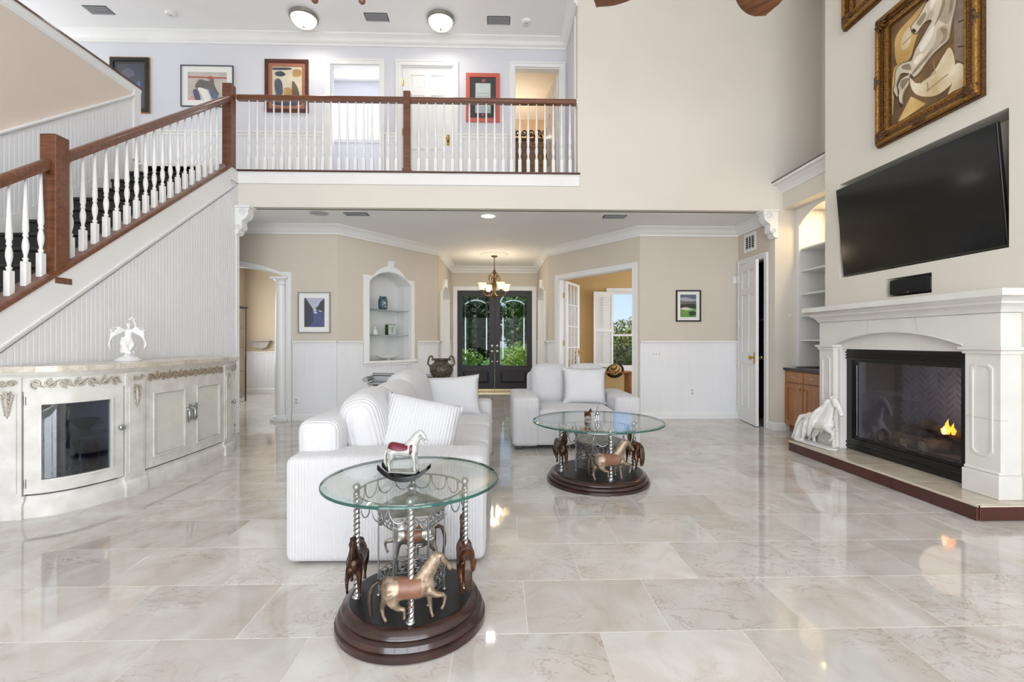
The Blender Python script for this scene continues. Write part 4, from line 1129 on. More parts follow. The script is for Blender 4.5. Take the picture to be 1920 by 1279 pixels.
# ---- console with scrolled ends and urn behind the sofa
stl = M('brushed_grey_steel','8f9092',.35,.6)
cn = thing('console_table', 'grey metal console table with rolled ends behind the sofa', 'table', (-1.15, 6.32, 0))
obj('table_top', MB().cbox(-.55, .62, -.16, .16, .68, .70, .004), stl, cn)
for s in (-1,):
    obj('rolled_end', MB().loft([[(-.55+(.0-.02*0)+r_*math.cos(t)-.02, y, .74+r_*math.sin(t)) for t in [j*PI/8 for j in range(16)] for r_ in (.035,)] for y in (-.16,.16)]), stl, cn, 50)
obj('back_rail', MB().tube([(-.55,.14,.79),(.25,.14,.765),(.27,.14,.765)], [.022,.022,.022], 12), stl, cn, 60)
obj('rail_cap', MB().ball((.275,.14,.765),.024), black, cn, 60)
obj('side_panel', MB().plate([(-.55,.70),(.25,.70),(.25,.76),(-.55,.785)],(),.135,.145), stl, cn)
for x in (-.5,.56): obj('leg', MB().cbox(x-.03,x+.03,-.14,.14,0,.68,.006), stl, cn)
ur = thing('urn', 'dark bronze two-handled urn with carved relief behind the sofa', 'urn', (-.757, 6.28, .70))
urn_m = M('mottled_bronze_urn','6d6656',.42,.45,var=.6,vs=34,bump=1.0,bs=70,col2='1c1a16')
prf = [(.055,0),(.06,.01),(.05,.02),(.075,.04),(.115,.085),(.145,.14),(.155,.185),(.145,.22),(.105,.248),(.088,.262),(.094,.285),(.112,.30),(.108,.31),(.085,.305),(.075,.26)]
obj('bowl', MB().lathe(prf, 40), urn_m, ur, 40)
rl = MB()
rnd = random.Random(4)
for i in range(70):
    a = rnd.uniform(0,2*PI); z = rnd.uniform(.05,.22); r_ = .06+(.155-.06)*min(1,((z-.02)/.14)**.6) if z<.19 else .15
    sp = spiral((0,0,0), .022, .005, rnd.uniform(0,6), 1.2, 8)
    rl.tube([((r_+.001)*math.cos(a+p[0]/r_), (r_+.001)*math.sin(a+p[0]/r_), z+p[2]) for p in sp], .004, 4)
obj('relief', rl, urn_m, ur, 60)
for s in (-1,1):
    obj('handle', MB().tube([(s*x,0,z) for x,z in ((.14,.205),(.175,.24),(.165,.30),(.15,.335),(.125,.34),(.11,.32),(.12,.295),(.10,.285))], [.014,.013,.013,.014,.014,.013,.012,.012], 10), urn_m, ur, 60)
# ================================================================ fireplace wall
# hearth: marble tiles on top, brown edging
HY0, HY1 = 3.17, 5.29
he = thing('hearth', 'low raised hearth with marble top and dark red-brown edge', 'hearth', (3.29, HY0, 0))
obj('plinth', MB().box(.012, .409, .012, HY1-HY0-.012, 0, .094), grout, he)
for i in range(4):
    y0, y1_ = .012+i*(HY1-HY0-.024)/4, .012+(i+1)*(HY1-HY0-.024)/4
    obj('tile', MB().cbox(.004, .408, y0+.002, y1_-.002, .092, .112, .002), marble_hearth, he)
edge = M('red_brown_edge_tile','471c13',.28,var=.2,vs=5,coat=.3)
for i in range(3):
    y0, y1_ = i*(HY1-HY0)/3, (i+1)*(HY1-HY0)/3
    obj('edge_tile', MB().cbox(-.004, .012, y0+.0015, y1_-.0015, .004, .098, .002), edge, he)
for yy in ((-.004,.012),(HY1-HY0-.012,HY1-HY0+.004)): obj('edge_tile', MB().cbox(.0135, .408, yy[0], yy[1], .004, .098, .002), edge, he)
obj('edge_bead', MB().box(-.006,.012,-.006,HY1-HY0+.006,.098,.108).box(.0,.408,-.006,.006,.098,.108), M('pale_edge_bead','cfc6b6',.4), he)
# cast stone surround; local x runs from the far end toward the camera, -y toward the room
fs = thing('fireplace_surround', 'white cast stone fireplace surround with moulded mantel and panelled legs', 'fireplace', (3.70, 5.20, .112), -PI/2)
WF = 2.0                                             # overall width along the wall
lx0, lx1, rx0, rx1 = .045, .258, 1.685, 1.94
zl = 1.085
def leg(a, b, px0, px1):
    lg = obj('leg', MB().plate([(a,.0),(b,.0),(b,zl),(a,zl)], [], -.15, 0), stone, fs)
    obj('plinth_block', MB().cbox(a-.012, b+.012, -.17, 0, 0, .17, .006).cbox(a-.006,b+.006,-.162,0,.17,.195,.008), stone, lg)
    obj('impost', MB().sweep([(0,-.05),(.012,-.05),(.014,-.03),(.03,-.02),(.032,0),(0,0)], [(a,0),(a,-.15),(b,-.15),(b,0)][::-1] if False else [(a,.0),(a,-.15),(b,-.15),(b,.0)], zl).box(a,b,-.15,0,zl-.05,zl), stone, lg)
    obj('panel', MB().plate([(px0+.03,.29),(px1-.03,.29),(px1,.32),(px1,.93),(px1-.03,.96),(px0+.03,.96),(px0,.93),(px0,.32)], [[(px0+.042,.305),(px1-.042,.305),(px1-.014,.33),(px1-.014,.92),(px1-.042,.945),(px0+.042,.945),(px0+.014,.92),(px0+.014,.33)]], -.158, -.149), stone, lg)
    return lg
leg(lx0, lx1, lx0+.045, lx1-.045); leg(rx0, rx1, rx0+.05, rx1-.05)
obj('joint_line', MB().box(lx0-.001,lx1+.001,-.1512,-.1,.56,.564).box(rx0-.001,rx1+.001,-.1512,-.1,.56,.564), M('stone_joint','b9b6af',.9), fs)
# frieze with flat arch cut out below
sp = arch_open(lx1+.02, rx0-.02, zl-.02, zl+.005, .115, 20)
fz = [(lx0-.0,zl),(lx1+.02,zl)] + list(reversed(sp[2:])) + [(rx0-.02,zl),(rx1,zl),(rx1,1.36),(lx0,1.36)]
f_ = obj('frieze', MB().plate(fz, (), -.15, 0), stone, fs)
obj('arch_bead', MB().tube([(x,-.152,z+.006) for x,z in sp[2:]], .007, 8), stone, f_, 60)
obj('lintel', MB().box(lx1-.0, rx0+.0, -.08, 0, 1.045, 1.24), stone, fs)
obj('inner_return', MB().box(lx1,lx1+.035,-.1,0,0,1.06), stone, fs)
obj('inner_return', MB().box(rx0-.035,rx0,-.1,0,0,1.06), stone, fs)
for x, dx in ((.72,.02),(1.28,-.04)): obj('frieze_joint', MB().plate([(x,1.2),(x+.003,1.2),(x+.003+dx,1.36),(x+dx,1.36)], (), -.1515, -.14), M('stone_joint','b9b6af',.9), f_)
MAN = [(0,-.16),(.012,-.16),(.02,-.14),(.045,-.11),(.065,-.10),(.068,-.085),(.085,-.075),(.11,-.055),(.125,-.05),(.125,-.01),(.118,0),(0,0)]
obj('mantel_shelf', MB().sweep(MAN, [(lx0,0),(lx0,-.15),(rx1,-.15),(rx1,0)], 1.492).box(lx0,rx1,-.15,0,1.33,1.492), stone, fs, 35)
# black gas firebox
fb = thing('fireplace_insert', 'black gas fireplace with glass front and burning logs', 'fireplace', (3.70, 4.955, .113), -PI/2)
wI, hI = 1.39, 1.045
obj('frame', MB().plate(rect(0,wI,0,hI), [rect(.12,wI-.10,.115,hI-.115)], -.03, .02).plate(rect(.115,wI-.095,.11,hI-.11),[rect(.14,wI-.12,.135,hI-.135)],-.012,.03), fire_black, fb)
for z in (hI-.035, hI-.065, hI-.095): obj('louvre', MB().cbox(.02,wI-.02,-.045,-.028,z-.01,z+.008,.004), fire_black, fb)
for z in (.03,.07): obj('louvre', MB().cbox(.02,wI-.02,-.04,-.028,z-.012,z+.012,.004), fire_black, fb)
obj('glass_front', MB().box(.13,wI-.11,.005,.011,.125,hI-.125), M_glass('smoked_fire_glass','dcdce2',1.6), fb)
obj('hinge_rod', MB().tube([(.155,-.002,.15),(.155,-.002,hI-.17)],.0035,8), pewter, fb, 60)
fbk = M('firebox_lining','6e6e78',.8)
obj('firebox_shell', MB().box(.1,wI-.08,.44,.46,.05,hI-.02).box(.08,.1,.02,.46,.05,hI-.02).box(wI-.08,wI-.06,.02,.46,.05,hI-.02).box(.08,wI-.06,.02,.46,hI-.06,hI-.04).box(.08,wI-.06,.02,.46,.09,.11), fbk, fb)
hb = M('herringbone_firebrick','8d8d9a',.8,var=.25,vs=20)
bl, bw = .15, .045
bk_me = MB().cbox(-bl/2+.003, bl/2-.003, -.006, .006, -bw/2+.003, bw/2-.003, .003).mesh('brick', hb)
cnt = 0
c45, s45 = math.cos(PI/4), math.sin(PI/4)
for i in range(-26, 27):
    for j in range(-8, 9):          # herringbone lattice, turned 45 degrees
        for o_, (ou, ow) in enumerate(((1.5, .5), (3.5, -.5))):
            u, w_ = (i+3*j+ou)*bw, (i-3*j+ow)*bw
            x = wI/2 + (u-w_)*c45; z = .55 + (u+w_)*s45
            if .16 < x < wI-.14 and .16 < z < hI-.12:
                link('brick', bk_me, fb, (x, .434, z), (0, -PI/4 if o_ == 0 else PI/4, 0))
log_m = M('charred_log_bark','6b6055',.9,var=.6,vs=12,bump=.8,bs=30,col2='1d1916'); log_e = M('cut_log_end','d3c5a6',.8,var=.3,vs=16)
def log(p0, p1, r):
    o = obj('log', MB().tube([V(*p0).lerp(V(*p1), i/6)+V(0,0,.008*math.sin(i*2.1)) for i in range(7)], [r*(1+.08*math.sin(i*1.7)) for i in range(7)], 12), log_m, fb, 60)
    d_ = (V(*p0)-V(*p1)).normalized()
    obj('cut_end', MB().tube([V(*p0)-d_*.002, V(*p0)+d_*.006], r*.86, 12).tube([V(*p1)+d_*.002, V(*p1)-d_*.006], r*.86, 12), log_e, o)
log((.30,.12,.17),(.54,.40,.2),.06); log((.60,.10,.17),(.70,.42,.20),.062); log((.82,.09,.18),(.90,.42,.21),.07)
log((.42,.28,.27),(.95,.33,.28),.055); log((.68,.22,.36),(1.04,.26,.30),.05)
obj('grate', MB().tube([(.3,.08,.14),(1.16,.08,.14)],.008,6).tube([(.3,.36,.14),(1.16,.36,.14)],.008,6), black, fb)
obj('ember_bed', MB().add([(.25+.05*i+random.uniform(-.01,.01), .06+.07*j, .115+random.uniform(0,.035)) for i in range(19) for j in range(6)], [(i*6+j,(i+1)*6+j,(i+1)*6+j+1,i*6+j+1) for i in range(18) for j in range(5)]), M('ash_embers','6f6a64',.95,var=.6,vs=40), fb)
flame = M('gas_flame','ff9a2e',.5,emit=5.0); flame2 = M('gas_flame_core','ffd27a',.5,emit=7.0)
fl = MB()
for x, y, h, w_ in ((1.0,.14,.13,.026),(1.03,.16,.10,.022),(.975,.15,.09,.02),(.95,.14,.05,.014)):
    fl.tube([(x,y,.33),(x+.006,y,.33+h*.3),(x-.008,y,.33+h*.65),(x+.006,y,.33+h)], [w_*.6,w_,w_*.55,.001], 8, flat=.6)
obj('flame', fl, flame, fb, 60)
lamp('POINT', 'gas_flame_light', (3.90, 4.0, .74), 3.5, (1,.8,.6), radius=.2)
obj('flame_core', MB().tube([(1.0,.108,.33),(1.003,.108,.365),(1.0,.108,.40)],[.011,.015,.001],8), flame2, fb, 60)

# ---- television tilted in its recess
tv = thing('television', 'large flat black television tilted forward in the wall recess', 'television', (3.685, 4.195, 2.398))
tv.rotation_euler = (0, math.radians(-5.5), math.radians(1.4))
obj('screen', MB().box(-.004,.0,-.797,.797,-.445,.452), gloss_black, tv)
obj('bezel', MB().cbox(-.001,.03,-.807,.807,-.46,.46,.004), black, tv)
obj('back_case', MB().cbox(.03,.06,-.6,.6,-.35,.3,.01), black, tv)
obj('bottom_bar', MB().cbox(-.006,.012,-.80,.80,-.464,-.452,.003), M('dark_tv_bar','2b2a26',.3), tv)
obj('wall_mount', MB().box(.06,.22,-.15,.15,-.15,.15), black, tv)
sp = thing('center_speaker', 'long black speaker in the small recess above the mantel', 'speaker', (3.70, 4.17, 1.656))
obj('cabinet', MB().rbox(.06,.0,.083,.14,.42,.15,.035,5,4), black, sp, 50)
obj('grille', MB().rbox(-.005,.0,.083,.03,.405,.135,.014,4,4), M('black_speaker_cloth','0d0d0e',.95,bump=.3,bs=400), sp, 50)
obj('badge', MB().box(-.0215,-.019,-.014,.014,.022,.028), M('silver_badge','8a8a8c',.3,.8), sp)

# ---- paintings on the chimney breast
def poly_art(name, polys, parent, y=-.002, smooth=True):
    """flat print: layered coloured shapes in x,z"""
    mb = MB(); mats = []
    for i, (mat, pts) in enumerate(polys):
        if mat not in mats: mats.append(mat)
        mb.cur = mats.index(mat)
        yy = y-min(i, 45)*.00018
        tr = tessellate_polygon([[V(p[0],p[1],0) for p in pts]])
        mb.add([(p[0],yy,p[1]) for p in pts], [tuple(t) for t in tr])
    me = bpy.data.meshes.new(name); me.from_pydata(mb.v, [], mb.f)
    for m in mats: me.materials.append(m)
    for i, p in enumerate(me.polygons): p.material_index = mb.m[i]
    me.update()
    return link(name, me, parent)
def paint(name, c, var=.25, vs=7, c2=None): return M('print_'+name, c, .55, var=var, vs=vs, col2=c2)
def smooth_poly(pts, n=6):
    """closed Catmull-Rom through points"""
    out = []; N_ = len(pts)
    for i in range(N_):
        p0, p1, p2, p3 = [V(*pts[(i+k) % N_]) for k in (-1,0,1,2)]
        for j in range(n):
            t = j/n
            q = .5*((2*p1)+(-p0+p2)*t+(2*p0-5*p1+4*p2-p3)*t*t+(-p0+3*p1-3*p2+p3)*t**3); out.append((q.x, q.y))
    return out
def ornate_frame(label, loc, w, h, art):
    P = thing('framed_painting', label, 'painting', loc, -PI/2)
    fw = .15
    # carved moulding: stepped sweep around the opening (profile a = inward, b = out of wall)
    steps = [(0,.012,.035,gilt_dark),(.012,.05,.06,gilt),(.05,.085,.048,gilt_dark),(.085,.115,.036,gilt),(.115,.135,.042,gilt),(.135,.15,.026,gilt_dark)]
    for a, b, d_, m_ in steps:
        obj('moulding', MB().plate(rect(-w/2+a,w/2-a,-h/2+a,h/2-a), [rect(-w/2+b,w/2-b,-h/2+b,h/2-b)], -d_, 0), m_, P)
    # rounded cove
    rl = MB()
    for (x0,z0,x1,z1) in ((-w/2+.03,-h/2+.03,w/2-.03,-h/2+.03),(-w/2+.03,h/2-.03,w/2-.03,h/2-.03),(-w/2+.03,-h/2+.03,-w/2+.03,h/2-.03),(w/2-.03,-h/2+.03,w/2-.03,h/2-.03)):
        rl.tube([(x0,-.055,z0),(x1,-.055,z1)], .02, 10)
    obj('rounded_rail', rl, gilt, P, 60)
    # beads
    bd = MB(); 
    for i in range(40):
        t = (i+.5)/40
        for x, z in ((-w/2+.1+t*(w-.2),-h/2+.1),(-w/2+.1+t*(w-.2),h/2-.1),(-w/2+.1,-h/2+.1+t*(h-.2)),(w/2-.1,-h/2+.1+t*(h-.2))): bd.ball((x,-.04,z),.007,6,4)
    o = obj('beading', bd, gilt, P, 60); o['kind'] = 'stuff'
    for sx, sz in ((-1,-1),(1,-1),(-1,1),(1,1)):
        c = MB()
        cx, cz = sx*(w/2-.055), sz*(h/2-.055)
        for k_ in range(5):
            a = math.atan2(-sz,-sx)+ (k_-2)*.42; ln = .085 if k_ != 2 else .10
            c.tube([(cx,-.055,cz),(cx+math.cos(a)*ln*.6,-.075,cz+math.sin(a)*ln*.6),(cx+math.cos(a)*ln,-.055,cz+math.sin(a)*ln)], [.016,.02,.006], 7)
        c.ball((cx+sx*.01,-.06,cz+sz*.01),(.03,.022,.03),8,6)
        c.tube([(cx+p[0],-.062,cz+p[2]) for p in spiral((sx*.02,0,-sz*.03),.03,.008,0,1.3,12)], .008, 6)
        obj('corner_ornament', c, gilt_dark, P, 60)
    for x, z, v_ in ((0,-h/2+.03,0),(0,h/2-.03,0),(-w/2+.03,0,1),(w/2-.03,0,1)):
        c = MB().ball((x,-.06,z),(.03,.02,.03),8,6)
        for s in (-1,1): c.tube([(x,-.06,z),(x+(0 if v_ else s*.05),-.07,z+(s*.05 if v_ else 0)),(x+(0 if v_ else s*.09),-.055,z+(s*.09 if v_ else 0))], [.02,.016,.004], 7)
        obj('mid_ornament', c, gilt_dark, P, 60)
    obj('canvas', MB().box(-w/2+.14,w/2-.14,-.018,0,-h/2+.14,h/2-.14), paint('canvas_ground','a88350',.35,3,'5d421f'), P)
    if art: art(P, w/2-.15, h/2-.15)
    return P
def horse_art(P, hw, hh):
    bz = paint('stone_arch','6b5230',.3,5); glow = paint('glow','d2b274',.35,3,'a9823f'); pale = paint('pale_horse','d6c9b4',.2,6); shade = paint('horse_shade','96836a',.25,7); drk = paint('umber','3b2714',.3,6); col = paint('pillar','8d7968',.25,9); wt = paint('white_sheet','e3d8bf',.25,3,'b99c63')
    def sc(pts):                                      # canvas coordinates from a working grid
        return [((2*(x-560)/460-1)*hw, (2*((830-(x-560)*.5)-y)/660-1)*hh) for x, y in pts]
    cl = lambda pts: [(max(-hw, min(hw, x)), max(-hh, min(hh, z))) for x, z in pts]
    mid = paint('horse_mid','b7a78f',.2,8); hi = paint('horse_light','efe6d6',.12,6); brk = paint('joint_line','a48a58',.2,9)
    B_ = lambda m_, pts: (m_, cl(smooth_poly(sc(pts))))
    polys = [
     (paint('canvas_brown','7a5c34',.35,4,'4a3319'), [(-hw,-hh),(hw,-hh),(hw,hh),(-hw,hh)]),
     B_(glow, [(600,230),(700,140),(800,70),(760,200),(720,320),(690,400),(610,430),(585,330)]),
     B_(paint('glow_soft','cfae6c',.3,4), [(575,480),(600,430),(690,410),(650,440),(600,520),(580,640),(570,760),(565,600)]),
     B_(wt, [(640,250),(690,200),(700,280),(670,330),(635,330)]),
     (col, cl(sc([(960,-60),(1020,-80),(1020,470),(965,440)]))),
     (drk, cl(sc([(985,60),(1020,45),(1020,52),(985,68)]))), (drk, cl(sc([(985,230),(1020,222),(1020,230),(985,238)]))), (drk, cl(sc([(985,370),(1020,372),(1020,380),(985,378)]))),
     B_(wt, [(690,520),(740,560),(800,540),(860,480),(910,400),(940,370),(965,430),(970,540),(930,600),(850,645),(760,640),(710,600)]),
     (glow, cl(sc([(610,800),(700,640),(800,690),(640,790)]))), B_(wt, [(930,640),(960,560),(975,470),(1020,490),(1020,590),(960,625)]),
     (brk, cl(sc([(760,560),(860,500),(862,505),(762,566)]))), (brk, cl(sc([(800,610),(930,520),(932,526),(803,617)]))), (brk, cl(sc([(845,440),(850,438),(856,500),(850,503)]))), (brk, cl(sc([(805,560),(811,557),(815,612),(809,614)]))), (brk, cl(sc([(640,300),(700,255),(702,260),(643,307)]))),
     B_(pale, [(880,-60),(960,-60),(978,40),(980,120),(962,200),(948,270),(938,320),(905,350),(850,392),(805,440),(765,490),(725,522),(700,500),(690,560),(662,600),(648,645),(650,690),(634,702),(622,670),(614,615),(612,565),(630,528),(664,508),(690,496),(640,488),(618,520),(606,560),(620,602),(608,640),(588,628),(580,590),(592,540),(592,488),(608,445),(645,420),(702,412),(712,395),(732,348),(770,290),(808,232),(835,190),(800,190),(772,216),(742,246),(716,240),(704,206),(716,182),(752,148),(792,90),(822,38),(846,0)]),
     B_(mid, [(930,-30),(965,20),(970,110),(955,180),(930,230),(900,215),(880,190),(905,130),(915,50)]),
     B_(shade, [(945,10),(962,60),(960,130),(935,180),(942,110)]), B_(shade, [(905,60),(915,110),(885,180),(850,225),(875,170),(895,110)]),
     B_(mid, [(870,250),(925,240),(935,310),(890,345),(840,388),(800,430),(780,420),(830,360),(860,310)]),
     B_(shade, [(890,250),(925,262),(920,320),(885,340),(905,300)]), B_(shade, [(712,505),(760,462),(812,405),(842,362),(805,392),(755,440),(718,478)]),
     B_(hi, [(760,330),(820,250),(850,225),(840,280),(800,340),(770,370)]), B_(hi, [(850,20),(872,40),(850,100),(825,120),(830,70)]), B_(hi, [(720,420),(760,380),(780,390),(740,440)]),
     B_(shade, [(640,440),(690,432),(702,470),(655,462)]), B_(shade, [(628,545),(655,525),(690,525),(668,560),(640,590)]),
     B_(drk, [(708,222),(722,214),(738,232),(722,241)]), B_(drk, [(800,60),(814,52),(818,64),(806,70)]), B_(shade, [(742,180),(790,130),(800,150),(765,200)]), B_(mid, [(800,170),(832,130),(848,140),(825,180)]),
     (drk, cl(sc([(582,600),(606,640),(596,652),(580,625)]))), (drk, cl(sc([(622,670),(650,690),(636,712),(624,700)]))),
    ]
    for body in [p for m_, p in polys if m_ is pale]:      # thin umber contour of the horse
        for (x0, z0), (x1, z1) in zip(body, body[1:]):
            dx, dz = x1-x0, z1-z0; l = math.hypot(dx, dz)
            if l < 1e-5 or abs(x0) >= hw*.999 or abs(z0) >= hh*.999: continue
            nx, nz = -dz/l*.0028, dx/l*.0028
            polys.append((drk, [(x0-nx,z0-nz),(x1-nx,z1-nz),(x1+nx,z1+nz),(x0+nx,z0+nz)]))
    n_ = len(polys)
    poly_art('painted_picture', polys, P, -.019)
ornate_frame('gilt-framed painting of a pale rearing horse above the television', (3.70, 4.0, 3.72), 1.0, 1.23, horse_art)
ornate_frame('gilt-framed picture at the top edge, higher than the horse painting', (3.70, 4.40, 5.13), 1.1, 1.2, None)

# ---- horse sculpture on the hearth
sm = horse('sculpture')
rnd = random.Random(11)
for i in range(20):   # flowing mane and draped tail hair
    t = i/19; x = .20-.50*t; z0 = .90-.34*t; y = -rnd.uniform(.05,.17)*(1 if i % 3 else -1)
    limb(sm, [(x,y*.4,z0,.04),(x-.08,y,z0-.12,.045),(x-.16,y*1.35,z0-.26-.1*t,.04),(x-.26,y*1.2,max(.06,z0-.5),.03),(x-.34+rnd.uniform(-.05,.05),y,max(.03,z0-.66),.012)], 7)
for i in range(9):
    y = -.1+.03*i
    limb(sm, [(-.40,y*.3,.60,.05),(-.50,y*.7,.56,.055),(-.56,y,.4,.055),(-.60+.02*math.sin(i*2),y*1.3,.2,.05),(-.68-.02*i%3,y*1.5,.05,.03)], 7)
for i in range(6):
    limb(sm, [(.30-.03*i,-.04,1.04-.06*i,.03),(.26-.05*i,-.08,.98-.07*i,.032),(.20-.05*i,-.09,.91-.09*i,.02)], 6)
limb(sm, [(-.62,0,.03,.04,.16),(-.3,0,.02,.03,.17),(.1,0,.02,.03,.15),(.36,0,.02,.03,.13),(.44,0,.02,.02,.05)], 12)
m_sculpt = remesh(sm, 'horse_statue', resin, .012, 1)
o = link('horse_statue', m_sculpt, None, (3.44, 4.985, .1115), math.radians(-87), .50)
tag(o, 'white horse sculpture with flowing mane on the hearth corner', 'statue')

# ---- built-in bookcase in the niche (face at X 4.15), base cabinet and worktop
bc = thing('built_in_bookcase', 'white built-in bookcase with arched top beside the chimney', 'bookcase', (4.15, YH-.002, .89), -PI/2)
Wb = 1.205
af = arch_open(.075, Wb-.05, .0, 1.93, .20, 16)
obj('face_frame', MB().plate(rect(0,Wb,0,2.18), [af], -.02, .0), white, bc)
obj('side_panel', MB().box(.06,.075,0,.33,0,2.15), white, bc); obj('side_panel', MB().box(Wb-.05,Wb-.035,0,.33,0,2.15), white, bc)
obj('back_panel', MB().box(.06,Wb-.035,.32,.34,0,2.16).box(.06,Wb-.035,.0,.33,2.155,2.175), M('bookcase_back_paint','ddd9d3',.6), bc)
for z in (.36,.69,.99,1.31,1.61): obj('shelf', MB().cbox(.075,Wb-.05,.004,.32,z-.012,z+.012,.003), white, bc)
lamp('AREA', 'bookcase_puck_light', (4.33, 5.9, 3.035), 7, (1,.76,.42), (0,0,0), .12, .5)
bs = thing('base_cabinet', 'honey oak base cabinet with drawers beside the fireplace', 'cabinet', (3.99, YH-.002, 0), -PI/2)
obj('body', MB().box(0,Wb,.0,.5,.09,.835).box(.0,Wb,.06,.5,0,.09), oak, bs)
for i in range(3):
    x0 = .012+i*.4
    d_ = obj('drawer_front', MB().cbox(x0,x0+.385,-.02,.0,.68,.825,.005), oak, bs)
    obj('pull', MB().tube([(x0+.15,-.02,.755),(x0+.155,-.04,.755),(x0+.23,-.04,.755),(x0+.235,-.02,.755)],.005,8), chrome, d_, 60)
    d_ = obj('cabinet_door', MB().plate(rect(x0,x0+.385,.10,.665), [rect(x0+.06,x0+.325,.165,.60)], -.02, 0).box(x0+.05,x0+.335,-.010,0,.15,.61), oak, bs)
    obj('knob', MB().lathe([(.006,0),(.006,.015),(.013,.02),(.013,.028),(.004,.032)],12).xf(Matrix.Translation(V(x0+(.35 if i%2==0 else .035),-.02,.60)) @ Matrix.Rotation(PI/2,4,'X')), brass, d_, 60)
wt = tag(obj('worktop', MB().cbox(3.95,4.495,5.285,YH-.003,.838,.872,.005), M('black_granite','1b1d1f',.15,var=.4,vs=60)), 'black granite worktop on the oak base cabinet', 'worktop')
spk = thing('satellite_speaker', 'small round black speaker on the dark worktop', 'speaker', (4.06, 5.72, .872))
obj('driver_pod', MB().ball((0,0,.10),(.06,.055,.06),16,10), black, spk, 60)
obj('stand', MB().lathe([(.05,0),(.05,.01),(.018,.02),(.016,.05)],16), black, spk, 60)
# grey vase on the ledge, half hidden by the chimney
tag(obj('ledge_vase', MB().lathe([(.07,0),(.10,.04),(.14,.12),(.15,.2),(.13,.28),(.08,.34),(.06,.37),(.075,.40)],28), M('grey_stoneware','77736b',.7,var=.4,vs=12,bump=.4,bs=40), None, 50, (4.02,5.28+.13,3.4425)), 'grey stoneware vase on the ledge above the bookcase', 'vase')
# ================================================================ sideboard (bow-fronted) under the stair
SBX, SBY = XS-.0+.022, 4.62
_tab = []
_N = 900
for _i in range(_N+1):
    ph = PI*(1-_i/_N); cs, sn = math.cos(ph), math.sin(ph)
    _tab.append((.55*abs(sn)**(2/3), 1.22*math.copysign(abs(cs)**(2/3), cs)))
_len = [0.]
for a, b in zip(_tab, _tab[1:]): _len.append(_len[-1]+math.dist(a, b))
SL = _len[-1]
def curve_at(s):
    s = max(0, min(SL, s)); lo, hi = 0, _N
    while hi-lo > 1:
        m_ = (lo+hi)//2
        if _len[m_] <= s: lo = m_
        else: hi = m_
    t = (s-_len[lo])/max(1e-9, _len[hi]-_len[lo])
    x = _tab[lo][0]+(_tab[hi][0]-_tab[lo][0])*t; y = _tab[lo][1]+(_tab[hi][1]-_tab[lo][1])*t
    e = .02; q0, q1 = max(0, s-e), min(SL, s+e)
    def raw(q):
        k = min(_N-1, max(0, next((i for i in range(int(q/SL*_N*.2), _N) if _len[i+1] >= q), _N-1))); tt = (q-_len[k])/max(1e-9, _len[k+1]-_len[k])
        return (_tab[k][0]+(_tab[k+1][0]-_tab[k][0])*tt, _tab[k][1]+(_tab[k+1][1]-_tab[k][1])*tt)
    a, b = raw(q0), raw(q1); dx, dy = b[0]-a[0], b[1]-a[1]; l = math.hypot(dx, dy)
    return V(x, y, 0), V(dy/l, -dx/l, 0)            # point, outward normal
def cstrip(mb, s0, s1, z0, z1, o0, o1, step=.05, prof=None):
    """piece following the bowed front: from inner offset o0 to outer o1"""
    n = max(1, int((s1-s0)/step)); rings = []
    for i in range(n+1):
        p, nn = curve_at(s0+(s1-s0)*i/n)
        q = prof or [(o0,z0),(o1,z0),(o1,z1),(o0,z1)]
        rings.append([p+nn*a+V(0,0,b) for a, b in q])
    return mb.loft(rings)
sb = thing('sideboard', 'antiqued cream bow-fronted sideboard with marble top and carved trim', 'cabinet', (SBX, SBY, 0))
E_ = .012
obj('plinth', cstrip(MB(), E_, SL-E_, 0, .1, -.04, .012, prof=[(-.04,0),(.014,0),(.014,.085),(.006,.1),(-.006,.118),(-.012,.135),(-.012,.15),(-.04,.15)]), antique, sb, 40)
for a, b in ((0.012,.185),(.775,.965),(2.10,2.29),(2.88,SL-.012)):
    obj('plinth_block', cstrip(MB(), a, b, 0,0,0,0, prof=[(-.01,0),(.034,0),(.034,.095),(.026,.11),(.014,.12),(.014,.155),(-.01,.155)]), antique, sb, 40)
    obj('pilaster', cstrip(MB(), a+.01, b-.01, .15, .985, -.02, .016), antique, sb, 40)
    pl = obj('pilaster_panel', cstrip(MB(), a+.035, b-.035, .18, .87, .016, .022), antique, sb, 40)
    cv = MB(); c_ = (a+b)/2; w_ = min(.05, (b-a)/2-.03)
    for k_ in range(6):
        z = .86-k_*.026; ww = w_*(1-.13*k_)
        for s_ in (-1,1):
            pts = []
            for q in spiral((0,0,0), ww*.55, ww*.12, PI/2, s_*1.2, 10):
                p, nn = curve_at(c_+s_*ww*.45+q[0]); pts.append(p+nn*.027+V(0,0,z+q[2]))
            cv.tube(pts, .006, 5)
    p, nn = curve_at(c_); cv.tube([p+nn*.026+V(0,0,.87), p+nn*.03+V(0,0,.8), p+nn*.024+V(0,0,.70)], [.006,.016,.003], 7)
    for s_ in (-1,1):
        pts = []
        for q in spiral((0,0,0), .03, .006, 0, s_*1.4, 12):
            p, nn = curve_at(c_+s_*.028+q[0]); pts.append(p+nn*.035+V(0,0,.945+q[2]*.7))
        cv.tube(pts, .007, 5)
    obj('acanthus_carving', cv, antique_gilt, pl, 60)
